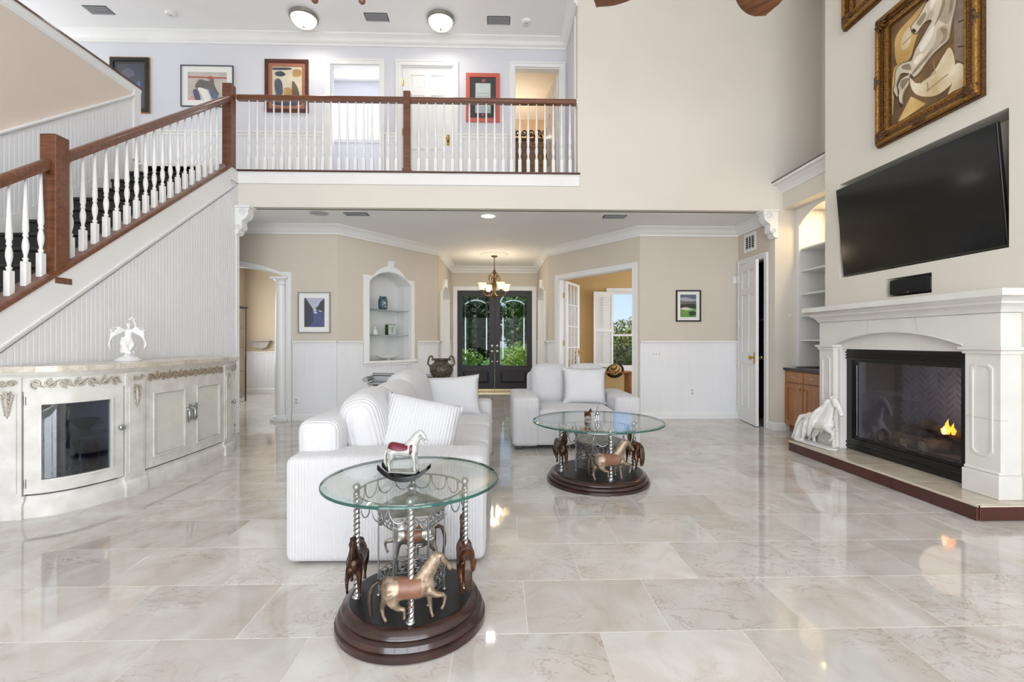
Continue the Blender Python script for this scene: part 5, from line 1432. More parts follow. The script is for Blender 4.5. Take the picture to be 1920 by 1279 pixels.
def door_frame(s0, s1, z0, z1, w, mat=antique):
    mb = MB()
    for a, b, c, d_ in ((s0,s1,z0,z0+w),(s0,s1,z1-w,z1),(s0,s0+w,z0+w,z1-w),(s1-w,s1,z0+w,z1-w)): cstrip(mb, a, b, c, d_, -.02, .006)
    for a, b, c, d_ in ((s0+w-.014,s1-w+.014,z0+w-.014,z0+w),(s0+w-.014,s1-w+.014,z1-w,z1-w+.014),(s0+w-.014,s0+w,z0+w,z1-w),(s1-w,s1-w+.014,z0+w,z1-w)): cstrip(mb, a, b, c, d_, 0, .014)
    return mb
knob_me = MB().lathe([(.006,0),(.008,.014),(.02,.02),(.024,.03),(.018,.042),(.004,.046)],14)
def cknob(parent, s, z):
    p, nn = curve_at(s); M_ = Matrix.Translation(p+nn*.006+V(0,0,z)) @ nn.to_track_quat('Z','Y').to_matrix().to_4x4()
    m_ = MB(); m_.v = list(knob_me.v); m_.f = list(knob_me.f); m_.m = list(knob_me.m)
    obj('knob', m_.xf(M_), silver, parent, 60)
inner = M('sideboard_interior','8a8a90',.7)
for s0, s1, kx in ((.182,.772,.735),(2.293,2.883,2.33)):
    d_ = obj('glass_door', door_frame(s0, s1, .165, .885, .095), antique, sb, 40)
    obj('pane', cstrip(MB(), s0+.085, s1-.085, .25, .80, -.008, -.004), M_glass('cabinet_glass','d8dee6',1.9) if 'cabinet_glass' not in MATS else MATS['cabinet_glass'], d_, 60)
    cknob(d_, kx, .56)
    for z in (.24,.82): 
        p, nn = curve_at(s0+.008 if kx < 1 else s1-.008); obj('hinge', MB().lathe([(.007,-.03),(.007,.03)],10,p+nn*.008+V(0,0,z)), silver, d_, 60)
for s0, s1, kx in ((.968,1.530,1.49),(1.535,2.097,1.575)):
    d_ = obj('cabinet_door', door_frame(s0, s1, .165, .885, .095), antique, sb, 40)
    obj('door_panel', cstrip(MB(), s0+.09, s1-.09, .255, .795, -.02, -.004), M('antiqued_cream_panel','d9d7cf',.5,var=.06,vs=12), d_, 40)
    cv = MB(); p, nn = curve_at(kx); tg = V(-nn.y, nn.x, 0)
    for k_ in range(5):
        for s_ in (-1,1): cv.tube([p+nn*.02+tg*(s_*(.012+q[0]))+V(0,0,.50+.032*k_+q[2]) for q in spiral((0,0,0),.02,.004,k_,1.3,10)], .0045, 5)
    cv.tube([p+nn*.012+V(0,0,.47),p+nn*.02+V(0,0,.56),p+nn*.012+V(0,0,.66)], [.006,.016,.004], 7)
    obj('ornate_pull', cv, silver, d_, 60)
obj('frieze', cstrip(MB(), .012, SL-.012, .885, .99, -.03, .004), antique, sb, 40)
def scrolls(s0, s1, nm, mat):
    cv = MB(); n_ = max(4, int((s1-s0)/.07))
    for i in range(n_):
        c_ = s0+(s1-s0)*(i+.5)/n_; sg = 1 if i % 2 else -1
        pts = []
        for q in spiral((0,0,0), .036, .006, PI*.5*sg, 1.25*sg, 14):
            p, nn = curve_at(c_+q[0]); pts.append(p+nn*.010+V(0,0,.938+q[2]*.95))
        cv.tube(pts, .008, 5)
        p0, n0 = curve_at(c_-.03); p1, n1_ = curve_at(c_+.0); p2, n2_ = curve_at(c_+.045)
        cv.tube([p0+n0*.01+V(0,0,.938-.02*sg), p1+n1_*.013+V(0,0,.938+.0*sg), p2+n2_*.009+V(0,0,.938+.028*sg)], [.003,.011,.003], 6)
    obj(nm, cv, mat, sb, 60)
scrolls(.21, .75, 'frieze_carving', antique_gilt); scrolls(.99, 2.08, 'frieze_carving', M('brown_grey_carving','a3937f',.5,.1,var=.35,vs=40)); scrolls(2.31, 2.86, 'frieze_carving', antique_gilt)
tp = MB(); pr_ = [(-.05,.985),(.012,.985),(.02,1.0),(.034,1.012),(.036,1.022),(-.05,1.022)]
obj('cornice', cstrip(MB(), .012, SL-.012, 0,0,0,0, prof=pr_), antique, sb, 40)
rim = []
for i in range(61):
    p, nn = curve_at(SL*i/60); rim.append(p+nn*.045)
rim[0].x = rim[-1].x = 0
def slab(mb, pts, z0, z1, b=.006):
    n_ = len(pts)
    rings = [[(p.x-(b if k in (0,3) and 0 else 0), p.y, z) for p in pts] for k, z in enumerate((z0, z1))]
    return mb.loft(rings)
obj('marble_top', slab(MB(), rim, 1.022, 1.062).xf(Matrix.Identity(4)), marble_top, sb)
body = []
for i in range(61):
    p, nn = curve_at(SL*i/60); body.append(p-nn*.045 if 3 < i < 57 else V(0, p.y*.96, 0))
obj('carcass', cstrip(cstrip(cstrip(cstrip(MB(), .755,.80,.15,.89,-.04,-.021), .945,.985,.15,.89,-.04,-.021), 2.08,2.12,.15,.89,-.04,-.021), 2.265,2.31,.15,.89,-.04,-.021), antique, sb)
obj('cabinet_floor', slab(MB(), body, .14, .165), inner, sb); obj('cabinet_roof', slab(MB(), body, .955, .98), inner, sb)
obj('cabinet_back', MB().box(0,.012,-1.15,1.15,.15,.97), inner, sb)
for y in (-.66,.66): obj('partition', MB().box(.012,.50,y-.01,y+.01,.16,.96), inner, sb)
obj('glass_shelf', slab(MB(), [p for p in body if p.y < -.66]+[V(.02,-.67,0)], .52,.528), shelf_glass, sb)
# things inside the cabinet, seen through its glass door
pp = thing('purple_plate', 'round deep purple glass plate standing in the sideboard', 'plate', (SBX+.30, SBY-.76, .165))
obj('dish', MB().lathe([(.001,0),(.06,.002),(.11,.014),(.145,.035),(.15,.032),(.112,.006),(.06,-.008),(.001,-.01)],36).xf(Matrix.Translation(V(0,0,.15)) @ Matrix.Rotation(math.radians(-35),4,'Z') @ Matrix.Rotation(math.radians(80),4,'X')), M('purple_glass','3a0f24',.12,spec=.7), pp, 50)
obj('plate_stand', MB().tube([(-.05,.03,0),(-.05,.0,.0),(-.05,-.05,.0),(.05,-.05,0),(.05,.03,0)],.005,6), black, pp)
cy = M_glass('cut_crystal','cfd8e0',1.75,.05)
for i,(x,y,z,r_,lb) in enumerate(((.24,-.97,.165,.075,'cut crystal bowl on the floor of the sideboard'),(.30,-.86,.528,.09,'cut crystal bowl on the glass shelf of the sideboard'))):
    t_ = thing('crystal_bowl', lb, 'bowl', (SBX+x, SBY+y, z))
    rings=[]
    for rr, zz in ((.35,0),(.4,.01),(.25,.03),(.6,.06),(1.,.11),(.97,.112),(.5,.05)):
        rings.append([((r_*rr*(1+.05*(k%2)))*math.cos(2*PI*k/24), (r_*rr*(1+.05*(k%2)))*math.sin(2*PI*k/24), zz) for k in range(24)])
    obj('bowl_body', MB().loft(rings), cy, t_)
vs_ = thing('crystal_vase', 'tall crystal vase standing in the sideboard behind the glass', 'vase', (SBX+.16, SBY-.73, .165))
obj('vase_body', MB().lathe([(.035,0),(.05,.02),(.055,.12),(.04,.2),(.06,.28),(.055,.28),(.035,.2),(.045,.1)],16), cy, vs_, 50)

# ---- angel figurine on the sideboard
def angel():
    mb = MB()
    limb(mb, [(0,0,.0,.30,.30),(0,0,.04,.30,.30),(0,0,.06,.24,.24),(0,0,.10,.22,.22),(0,0,.12,.14,.14),(0,0,.2,.1,.1)], 16)
    # standing leg, bent leg, torso, head, arms
    limb(mb, [(.06,0,.18,.035),(.05,0,.32,.05),(.06,0,.44,.058),(.02,0,.56,.075),(.0,0,.62,.08)], 9)
    limb(mb, [(.14,.0,.24,.03),(.10,.04,.30,.04),(.03,.09,.42,.06),(-.01,.04,.56,.075),(0,0,.62,.08)], 9)
    limb(mb, [(0,0,.58,.085,.1),(-.0,0,.66,.075,.085),(-.02,0,.74,.08,.095),(-.04,0,.82,.075,.1),(-.05,0,.87,.04,.045)], 10)
    limb(mb, [(-.05,0,.85,.03),(-.06,0,.91,.03)], 8); mb.ball((-.075,0,.955),(.058,.05,.062),12,10)
    for k in range(9): mb.ball((-.075+.05*math.cos(k*.75), .045*math.sin(k*.75), .985+.015*math.sin(k*2)), .026, 7, 5)
    limb(mb, [(-.04,.1,.82,.035),(-.03,.16,.92,.03),(-.08,.13,1.02,.025),(-.1,.1,1.08,.022),(-.1,.08,1.12,.026)], 8)
    limb(mb, [(-.04,-.1,.82,.035),(-.14,-.13,.76,.03),(-.24,-.10,.80,.025),(-.28,-.08,.83,.026)], 8)
    for s in (-1,1):     # wings
        for k in range(6):
            limb(mb, [(.02,s*.05,.82,.03,.02),(.10+.01*k,s*(.16+.03*k),.90-.05*k,.03,.018),(.14,s*(.30+.02*k),.90-.09*k,.03,.015),(.13,s*(.38-.01*k),.80-.11*k,.012,.01)], 6)
    rn = random.Random(3)
    for k in range(26):  # flowers and drapery about the base and hand
        a = rn.uniform(0,2*PI); r_ = rn.uniform(.06,.17); mb.ball((r_*math.cos(a), r_*math.sin(a), rn.uniform(.14,.36)), rn.uniform(.025,.05), 7, 5)
    for k in range(9): mb.ball((-.12+rn.uniform(-.06,.06), .07+rn.uniform(-.06,.06), 1.14+rn.uniform(-.03,.07)), .03, 7, 5)
    limb(mb, [(.02,-.06,.62,.05,.1),(.1,-.1,.5,.04,.08),(.14,-.06,.36,.035,.07),(.16,.0,.2,.02,.05)], 8)
    return mb
o = link('angel_figurine', remesh(angel(), 'angel_figurine', M('white_porcelain','e6e6e6',.35,var=.05,vs=9), .017, 2), None, (-3.28, 4.30, 1.062), math.radians(-60), .33)
tag(o, 'white porcelain winged angel figurine on the sideboard', 'figurine')

# ================================================================ dining arch: column and rack
col_ = thing('column', 'round white column beside the dining room arch', 'column', (-3.395, YB+.02, 0))
obj('shaft', MB().lathe([(.088,.09),(.092,.3),(.092,.8),(.086,1.5),(.078,2.12)],32), white, col_, 40)
obj('base', MB().cbox(-.125,.125,-.125,.125,0,.04,.004).lathe([(.115,.04),(.12,.055),(.115,.07),(.1,.078),(.096,.09),(.088,.095)],32), white, col_, 40)
obj('capital', MB().lathe([(.078,2.11),(.09,2.12),(.09,2.135),(.08,2.14),(.08,2.165),(.1,2.18),(.112,2.2)],32).cbox(-.125,.125,-.125,.125,2.2,2.235,.004), white, col_, 40)
rk = thing('etagere', 'slim dark metal display rack with glass shelves in the dining room', 'shelf', (-5.25, 9.85, 0))
for x in (-.3,.0):
    for y in (-.15,.15): obj('post', MB().tube([(x,y,0),(x,y,1.92)],.014,8), M('dark_steel_rack','3c4146',.4,.6), rk, 60)
for z in (.08,.62,1.1,1.5,1.9): obj('glass_shelf', MB().cbox(-.31,.02,-.17,.17,z,z+.01,.002), shelf_glass, rk)
obj('top_bar', MB().cbox(-.34,.05,-.17,.17,1.92,1.94,.004), M('dark_steel_rack','3c4146',.4,.6), rk)
tag(obj('wall_shelf', MB().plate([(-.22,.16),(.24,.14),(.16,0),(.05,-.03),(-.16,.02)],(),-.10,0).cbox(-.24,.26,-.14,0,.15,.17,.004), M('grey_plaster_shelf','a9a19a',.7,var=.2,vs=8), None, None, (-5.72,YD,1.08)), 'small grey shelf on the dining room wall', 'shelf')

# ================================================================ arched wall niche with glass shelves
ua = V(PL[1][0]-PL[0][0], PL[1][1]-PL[0][1], 0).normalized(); rzL = rotz_of(*PL)
def onL(x, z, y=0): n_ = V(-ua.y, ua.x, 0); return V(*PL[0],0)+ua*x+n_*y+V(0,0,z)
arch_trim('trim_niche', 'white arched frame of the wall niche with keystone and sill', .594, 1.521, .905, 2.24, .20, .10, ((*PL[0],0), rzL), True, True, True)
nb = M('niche_white_paint','dedede',.6)
iy = .34
ih = arch_open(.594, 1.521, .905, 2.24, .20)
sh_ = MB(); n_ = len(ih)
sh_.add([(x,.10,z) for x,z in ih]+[(x,iy,z) for x,z in ih], [(i,(i+1)%n_,n_+(i+1)%n_,n_+i) for i in range(n_)])
sh_.plate(ih, (), iy, iy+.02)
nw = tag(obj('wall_niche', sh_, nb, None, None, (*PL[0],0), rzL), 'white recess of the arched wall niche', kind='structure')
for z in (1.345, 1.785): obj('glass_shelf', MB().cbox(.597,1.518,.03,iy-.01,z-.010,z,.001), MATS['glass_shelf'], nw); obj('shelf_edge', MB().box(.597,1.518,.022,.03,z-.010,z), M('dark_green_glass_edge','47605a',.15), nw)
def at_niche(x, z): return onL(x, z, .17)
v = thing('ceramic_vase', 'teal patterned ceramic vase on the upper niche shelf', 'vase', at_niche(1.05,1.786), rzL)
obj('vase_body', MB().lathe([(.06,0),(.075,.03),(.082,.1),(.08,.17),(.07,.2),(.058,.212),(.066,.235),(.06,.235),(.045,.2)],28), M('teal_glaze','4f6a72',.25,var=.4,vs=14,col2='2b3d46'), v, 50)
obj('rim_handle', MB().tube([(-.06,0,.21),(-.075,0,.235),(-.05,0,.24)],.008,6), M('teal_glaze','4f6a72',.25), v, 60)
obj('motif', MB().ball((-.02,-.075,.12),(.02,.006,.03)).ball((-.015,-.075,.06),(.014,.006,.014)), M('pale_motif','c9d6d6',.4), v, 60)
v = thing('white_bottle', 'small white bottle vase on the lower niche shelf', 'vase', at_niche(.875,1.346), rzL)
obj('bottle_body', MB().lathe([(.04,0),(.048,.02),(.048,.06),(.03,.09),(.016,.1),(.016,.125),(.026,.145),(.02,.145)],22), M('white_porcelain','e6e6e6',.35), v, 50)
v = thing('green_box_vase', 'square green glass vase on the lower niche shelf', 'vase', at_niche(1.22,1.346), rzL)
obj('glass_block', MB().cbox(-.085,.085,-.05,.05,0,.19,.008), M('dark_green_glass','2f4a1e',.12,var=.5,vs=9,col2='16260f'), v)
obj('frond_motif', MB().plate([(-.01,.03),(.012,.03),(.016,.10),(.045,.14),(.012,.12),(.0,.16),(-.014,.12),(-.045,.13),(-.012,.09)],(),-.0515,-.049), M('light_green_motif','6c8a45',.3), v)
v = thing('shell_dish', 'white shell-shaped dish on the niche sill', 'dish', at_niche(1.15,.906), rzL)
obj('dish_body', MB().lathe([(.05,.012),(.08,.02),(.11,.045),(.125,.08),(.12,.082),(.1,.05),(.06,.026),(.001,.022)],32).xf(Matrix.Diagonal((1.75,.9,1,1))), M('white_porcelain','e6e6e6',.35), v, 50)
obj('dish_foot', MB().lathe([(.05,0),(.05,.014),(.04,.018)],18), M('white_porcelain','e6e6e6',.35), v)

# ================================================================ pictures
def picture(label, x, z, w, h, fw, fmat, mat_w, mat_m, art, wallY=YB, rot=0, loc=None, depth=.03):
    P = thing('framed_picture', label, 'picture', loc or (x, wallY-.001, z), rot)
    obj('frame', MB().plate(rect(-w/2,w/2,-h/2,h/2), [rect(-w/2+fw,w/2-fw,-h/2+fw,h/2-fw)], -depth, 0), fmat, P)
    if mat_m: obj('mount', MB().plate(rect(-w/2+fw*.8,w/2-fw*.8,-h/2+fw*.8,h/2-fw*.8), [rect(-w/2+fw+mat_w,w/2-fw-mat_w,-h/2+fw+mat_w,h/2-fw-mat_w)], -.012, 0), mat_m, P)
    iw, ih_ = w/2-fw-mat_w, h/2-fw-mat_w
    poly_art('print', [(m, [(a*iw, b*ih_) for a, b in pts]) for m, pts in art], P, -.004)
    obj('glazing', MB().box(-w/2+fw*.9,w/2-fw*.9,-.016,-.0145,-h/2+fw*.9,h/2-fw*.9), glass, P)
    return P
full = rect(-1.02,1.02,-1.02,1.02)
sp_ = smooth_poly
wm = M('white_mount','efeeea',.8); bf = M('black_picture_frame','161616',.35); gf = M('silver_picture_frame','9b9a98',.35,.6)
# river photograph
picture('framed photograph of a blue river between dark hills beside the column', -2.874, 1.685, .50, .64, .018, gf, .075, wm, [
 (paint('sky_pale','b9bcd0',.1), full), (paint('river_hill','232a3c',.3), sp_([(-1.02,.95),(-.6,.7),(-.2,.3),(.02,.1),(-.1,-.2),(-.1,-.6),(-.3,-1.02),(-1.02,-1.02)],4)),
 (paint('river_hill','232a3c',.3), sp_([(1.02,.9),(.6,.75),(.35,.45),(.1,.3),(.3,.18),(.7,.1),(1.02,.02)],4)),
 (paint('river_blue','3d4d86',.35,5,'23305f'), sp_([(.0,.2),(.25,.22),(.5,.05),(1.02,-.05),(1.02,-1.02),(-.4,-1.02),(-.12,-.6),(-.12,-.2),(-.25,.05)],4)),
 (paint('river_glint','c9d0e6',.1), sp_([(-.15,.18),(.1,.24),(.2,.12),(.0,.08)],4)), (paint('river_glint','c9d0e6',.1), sp_([(-.1,.02),(.12,.06),(.3,-.04),(.0,-.06)],4))])
# golf course picture
picture('small black-framed golf course picture on the hall wall', 3.023, 1.80, .40, .50, .02, bf, .05, wm, [
 (paint('golf_sky','5b6680',.2), full), (paint('golf_cloud','aab0bd',.2), sp_([(-1,.7),(-.2,.75),(.6,.6),(1,.65),(1,.45),(0,.4),(-1,.5)],4)), (paint('golf_town','6d6f6a',.5,20), sp_([(-1,.35),(0,.42),(1,.35),(1,.0),(-1,.05)],4)),
 (paint('golf_trees','24382a',.4,12), sp_([(-1.02,.1),(-.3,.15),(.3,.2),(1.02,.1),(1.02,-.3),(-1.02,-.2)],4)), (paint('golf_green','6d9a45',.2), sp_([(-1.02,-.35),(0,-.2),(1.02,-.3),(1.02,-1.02),(-1.02,-1.02)],4)),
 (paint('golf_sand','d9d2bd',.1), sp_([(-1,-.25),(-.4,-.12),(.2,-.2),(.5,-.32),(-.2,-.38)],4)), (paint('golf_dark','2f4a28',.3), sp_([(.1,-.55),(.8,-.48),(1.0,-.75),(.3,-.9)],4))])
# gallery pictures
picture('dark picture in black and gold frame partly hidden by the knee wall', -5.69, 5.19, .575, .83, .05, bf, .03, M('black_mount','1b1c26',.7), [
 (paint('night','272a40',.4), full), (paint('teal_figures','3f7f92',.5,9), sp_([(-.6,-.1),(-.3,.3),(.0,.15),(.4,.1),(.7,-.1),(.6,-.5),(.1,-.35),(-.4,-.4)],4)), (paint('violet_haze','5d5570',.4), sp_([(-.8,.4),(-.2,.8),(.3,.6),(.1,.4)],4)), (paint('pink_figure','b98a86',.3), sp_([(.2,-.4),(.5,-.35),(.6,-.95),(.3,-.95)],4)), (paint('blue_streak','4a6cab',.3), sp_([(.55,.2),(.75,.1),(.7,-.4),(.5,-.3)],4))])
obj('gilt_edge', MB().plate(rect(-.30,.30,-.43,.43), [rect(-.287,.287,-.415,.415)], -.022, 0), gilt, bpy.data.objects[[o.name for o in C.objects if o.name.startswith('framed_picture')][-1]])
picture('wide white-mounted picture of riders behind the top newel', -4.515, 5.19, .80, .64, .012, M('grey_wire_frame','5b5e66',.4,.3), .09, wm, [
 (paint('rider_ground','c9c1b8',.15), full), (paint('rider_red','b4553f',.3), [(-1,.72),(1,.66),(1,.56),(-1,.60)]), (paint('rider_pink','d79a90',.3), sp_([(-1,-1),(-.8,-.7),(-.5,-.9),(-.6,-1)],4)),
 (paint('rider_grey','6b6560',.4,12), sp_([(-.65,.0),(-.4,.5),(.0,.4),(.3,.55),(.35,.1),(.6,-.6),(.3,-.5),(.0,-.2),(-.4,-.25)],4)), (paint('rider_white','eee9e2',.1), sp_([(-.5,-.1),(-.1,-.2),(.1,-.6),(.15,-1),(-.15,-1),(-.3,-.6)],4)), (paint('rider_blue','5d6a86',.3), sp_([(.05,-.2),(.35,-.3),(.6,-1),(.3,-1)],4)), (paint('rider_hat','b4553f',.3), sp_([(-.05,.62),(.15,.75),(.3,.6),(.1,.5)],4)), (paint('rider_legs','4d5670',.3), sp_([(-.75,-.3),(-.5,-.25),(-.35,-1),(-.6,-1)],4))])
picture('vintage poster in a reddish wood frame and mount behind the gallery railing', -3.297, 5.21, .67, .82, .05, cherry_dark, .055, M('rust_mount','a5674a',.7), [
 (paint('poster_cream','d9cfb6',.15), full), (paint('poster_ink','3a4250',.4,14), sp_([(-.9,.95),(.2,.95),(.2,.85),(-.9,.83)],3)), (paint('poster_ink','3a4250',.4,14), sp_([(-.8,.7),(-.4,.78),(-.1,.6),(-.4,.5),(-.75,.55)],4)), (paint('poster_ochre','b98f53',.3), sp_([(.4,.85),(.9,.85),(.9,.55),(.4,.5)],3)),
 (paint('poster_blue','4a566b',.4,12), sp_([(-.85,.2),(-.6,.4),(-.35,.2),(-.3,-.4),(-.7,-.5)],4)), (paint('poster_brown','6b5540',.4,12), sp_([(.35,.25),(.6,.1),(.8,-.3),(.75,-.6),(.35,-.5)],4)), (paint('poster_ochre','b98f53',.3), sp_([(-.2,-.1),(.25,-.1),(.3,-.5),(-.2,-.5)],4)), (paint('poster_ink','3a4250',.4,14), sp_([(-.9,-.6),(.9,-.6),(.9,-.95),(-.9,-.95)],3))])
picture('certificate in a coral red frame with black mount on the gallery', -.248, 5.07, .53, .765, .06, M('coral_frame','c45d4e',.45), .085, M('charcoal_mount','2c2a2c',.7), [
 (paint('cert_paper','c9d3d0',.1), full), (paint('cert_line','8a9a9c',.1), rect(-.8,.8,.3,.33)), (paint('cert_line','8a9a9c',.1), rect(-.8,.8,.1,.13)), (paint('cert_line','8a9a9c',.1), rect(-.8,.8,-.1,-.07)), (paint('cert_pale','aebcbe',.1), rect(-.9,.9,-.95,-.5))])
P_ = bpy.data.objects[[o.name for o in C.objects if o.name.startswith('framed_picture')][-1]]
obj('mount_emblem', MB().ball((0,-.013,.27),(.02,.003,.025)).ball((.025,-.013,.28),(.015,.003,.02)).ball((0,-.013,-.27),(.025,.003,.018)), M('coral_print','b5515a',.5), P_, 60)

# ================================================================ lamps, vents, small fittings
def flush_light(label, x, y):
    t_ = thing('ceiling_light', label, 'ceiling light', (x, y, ZT), 0, 'flush dome lights on the gallery ceiling')
    obj('rim', MB().lathe([(.19,0),(.205,-.012),(.20,-.05),(.185,-.062),(.17,-.05)],40), M('brushed_nickel','9c9a94',.35,.8,var=.2,vs=30), t_, 40)
    obj('glass_dome', MB().lathe([(.176,-.052),(.17,-.08),(.14,-.12),(.09,-.148),(.04,-.16),(.008,-.163)],36), lamp_glass, t_, 60)
    obj('finial', MB().lathe([(.01,-.16),(.016,-.17),(.01,-.18),(.002,-.186)],12), M('brushed_nickel','9c9a94',.35,.8), t_, 60)
    l = lamp('AREA', 'ceiling_light_bulb', (x, y, ZT-.19), 5, (1,.94,.85), (0,0,0), .24, .24)
flush_light('flush dome ceiling light over the gallery, nearer the staircase', -2.847, 7.02)
flush_light('flush dome ceiling light over the gallery, nearer the open bedroom', -.854, 7.02)
def vent(label, x, y, z, w=.34, d_=.19, grp='ceiling air vents'):
    t_ = thing('air_vent', label, 'vent', (x, y, z), 0, grp)
    obj('frame', MB().plate(rect(-w/2,w/2,-d_/2,d_/2),[rect(-w/2+.02,w/2-.02,-d_/2+.02,d_/2-.02)],0,.012).xf(Matrix.Rotation(PI/2,4,'X')), grey_vent, t_)
    obj('backing', MB().box(-w/2+.01,w/2-.01,-d_/2+.01,d_/2-.01,-.003,-.001), dark_vent, t_)
    for i in range(5):
        yy = -d_/2+.03+i*(d_-.06)/4
        obj('slat', MB().box(-w/2+.02,w/2-.02,-.012,.012,-.001,.001).xf(Matrix.Translation(V(0,yy,-.008)) @ Matrix.Rotation(.5,4,'X')), grey_vent, t_)
vent('grey ceiling vent over the knee wall end of the gallery', -5.747, 6.99, ZT)
vent('grey ceiling vent between the two dome lights', -1.793, 7.03, ZT)
vent('grey ceiling vent between dome light and smoke detector', 0.0, 7.05, ZT)
vent('ceiling vent beside the round speaker in the lower hall', -2.03, 6.83, ZC)
vent('ceiling vent in the lower hall toward the study', 1.685, 6.87, ZC)
for i, (lb, x, y) in enumerate((('white smoke detector on the gallery ceiling near the staircase',-4.758,7.02),('white smoke detector on the gallery ceiling near its end wall',.412,7.05))):
    t_ = thing('smoke_detector', lb, 'smoke detector', (x,y,ZT), 0, 'smoke detectors')
    obj('case', MB().lathe([(.07,0),(.07,-.018),(.055,-.035),(.02,-.038)],28), white, t_, 40); obj('sensor_slot', MB().cbox(-.02,.02,-.008,.008,-.041,-.034,.002), dark_vent, t_)
tag(obj('ceiling_speaker', MB().lathe([(.13,0),(.13,-.006),(.118,-.009),(.11,-.005),(.001,-.006)],36), M('pale_grey_grille','b9b9b9',.7,bump=.3,bs=500), None, 40, (-2.541,6.79,ZC)), 'round grey speaker grille in the lower hall ceiling', 'speaker')
t_ = thing('recessed_light', 'round recessed downlight glowing in the lower hall ceiling', 'ceiling light', (-.154,6.87,ZC))
obj('trim_ring', MB().lathe([(.125,0),(.125,-.008),(.105,-.010),(.10,-.002)],36), white, t_, 40); obj('lens', MB().lathe([(.1,-.003),(.001,-.004)],30), lamp_glass, t_)
lamp('AREA', 'recessed_light_bulb', (-.154,6.87,ZC-.012), 2, (1,.95,.88), (0,0,0), .19, .19)
# chandelier with ceiling medallion
ch = thing('chandelier', 'bronze scroll chandelier with four lit glass shades in the foyer', 'chandelier', (-.09, 9.95, ZC))
obj('medallion', MB().lathe([(.30,0),(.30,-.012),(.27,-.018),(.25,-.012),(.18,-.02),(.1,-.028),(.06,-.028)],40), white, ch, 40)
obj('canopy', MB().lathe([(.07,-.026),(.065,-.045),(.03,-.06),(.012,-.065)],20), iron, ch, 50)
obj('stem', MB().tube([(0,0,-.06),(0,0,-.33)],.008,8).lathe([(.008,-.3),(.022,-.33),(.03,-.38),(.016,-.45),(.03,-.55),(.042,-.66),(.03,-.75),(.045,-.82),(.03,-.88),(.012,-.92),(.004,-.935)],16), iron, ch, 60)
for i in range(4):
    a = PI/4*.6+i*PI/2; c_, s_ = math.cos(a), math.sin(a)
    R_ = lambda pts: [(x*c_, x*s_, z) for x, z in pts]
    arm = obj('arm', MB().tube(R_([(.03,-.80),(.08,-.86),(.16,-.88),(.24,-.84),(.28,-.79),(.285,-.77)]), .010, 8), iron, ch, 60)
    sw = MB()
    sw.tube(R_([(p[0],p[2]) for p in spiral((.085,0,-.50),.075,.015,PI*.9,-1.3)]), .007, 6)
    sw.tube(R_([(p[0],p[2]) for p in spiral((.12,0,-.62),.05,.012,PI*.6,1.3)]), .007, 6)
    sw.tube(R_([(.03,-.36),(.07,-.40),(.10,-.46),(.12,-.54),(.06,-.62),(.03,-.70)]), .007, 6)
    obj('scroll', sw, iron, arm, 60)
    obj('cup', MB().lathe([(.012,-.775),(.035,-.765),(.03,-.75)],14,(.285*c_,.285*s_,0)), iron, arm, 60)
    obj('shade', MB().lathe([(.028,-.755),(.045,-.74),(.055,-.70),(.062,-.66),(.082,-.62),(.086,-.612),(.078,-.615),(.055,-.655),(.048,-.70),(.035,-.735)],20,(.285*c_,.285*s_,0)), warm_glass, arm, 60)
lamp('POINT', 'chandelier_light', (-.09,9.95,2.42), 28, (1,.86,.66), radius=.18)
# return-air grille over the closet door
t_ = thing('wall_vent', 'white wall grille above the closet door', 'vent', (XR-.001, YB-.36, 2.745), -PI/2)
obj('frame', MB().plate(rect(-.17,.17,-.14,.14),[rect(-.125,.125,-.095,.095)],-.012,0), white, t_)
obj('backing', MB().box(-.13,.13,-.003,-.001,-.1,.1), M('dark_vent_back','2e2924',.8), t_)
for i in range(6): obj('slat', MB().box(-.125,.125,-.010,-.004,-.082+i*.032,-.078+i*.032), white, t_)
for x in (-.04,.04): obj('divider', MB().box(x-.003,x+.003,-.0105,-.004,-.095,.095), white, t_)
def plate_fit(name, label, cat, loc, rot, w, h, parts):
    t_ = thing(name, label, cat, loc, rot); obj('cover_plate', MB().cbox(-w/2,w/2,-.007,0,-h/2,h/2,.002), white, t_)
    for p in parts: obj(p[0], MB().cbox(p[1],p[2],-.012,-.006,p[3],p[4],.001), p[5] if len(p)>5 else white, t_)
gsl = M('socket_grey','b9b7b2',.5)
plate_fit('light_switch', 'triple light switch on the wainscot below the golf picture', 'switch', (2.507,YB-.012,1.03), 0, .17, .115, [('toggle',-.05+.05*i-.006,-.05+.05*i+.006,-.015,.015,gsl) for i in range(3)])
plate_fit('wall_outlet', 'power outlet low on the wainscot under the golf picture', 'outlet', (3.083,YB-.012,.43), 0, .07, .115, [('socket',-.018,.018,.008,.04,gsl),('socket',-.018,.018,-.04,-.008,gsl)])
plate_fit('wall_outlet', 'power outlet on the wainscot beside the column', 'outlet', (-3.15,YB-.012,.30), 0, .07, .115, [('socket',-.018,.018,.008,.04,gsl),('socket',-.018,.018,-.04,-.008,gsl)])
plate_fit('door_sensor', 'white box sensor beside the closet door hinge', 'sensor', (3.80,YB-.001,2.22), 0, .09, .11, [('button',-.01,.01,-.01,.01)])
tag(obj('wall_button', MB().lathe([(.022,0),(.022,.006),(.012,.01)],16).xf(Matrix.Rotation(PI/2,4,'X')), white, None, 40, (4.05,YH,1.60)), 'small round white button on the pier beside the bookcase', 'switch')
# things glimpsed in the closet
for z, lb in ((1.55,'upper'),(.95,'lower')):
    o = obj('closet_shelf', MB().cbox(4.0,4.9,6.68,7.48,z,z+.03,.004), M('closet_shelf_grey','55565a',.7)); tag(o, lb+' grey shelf inside the dark closet', 'shelf')

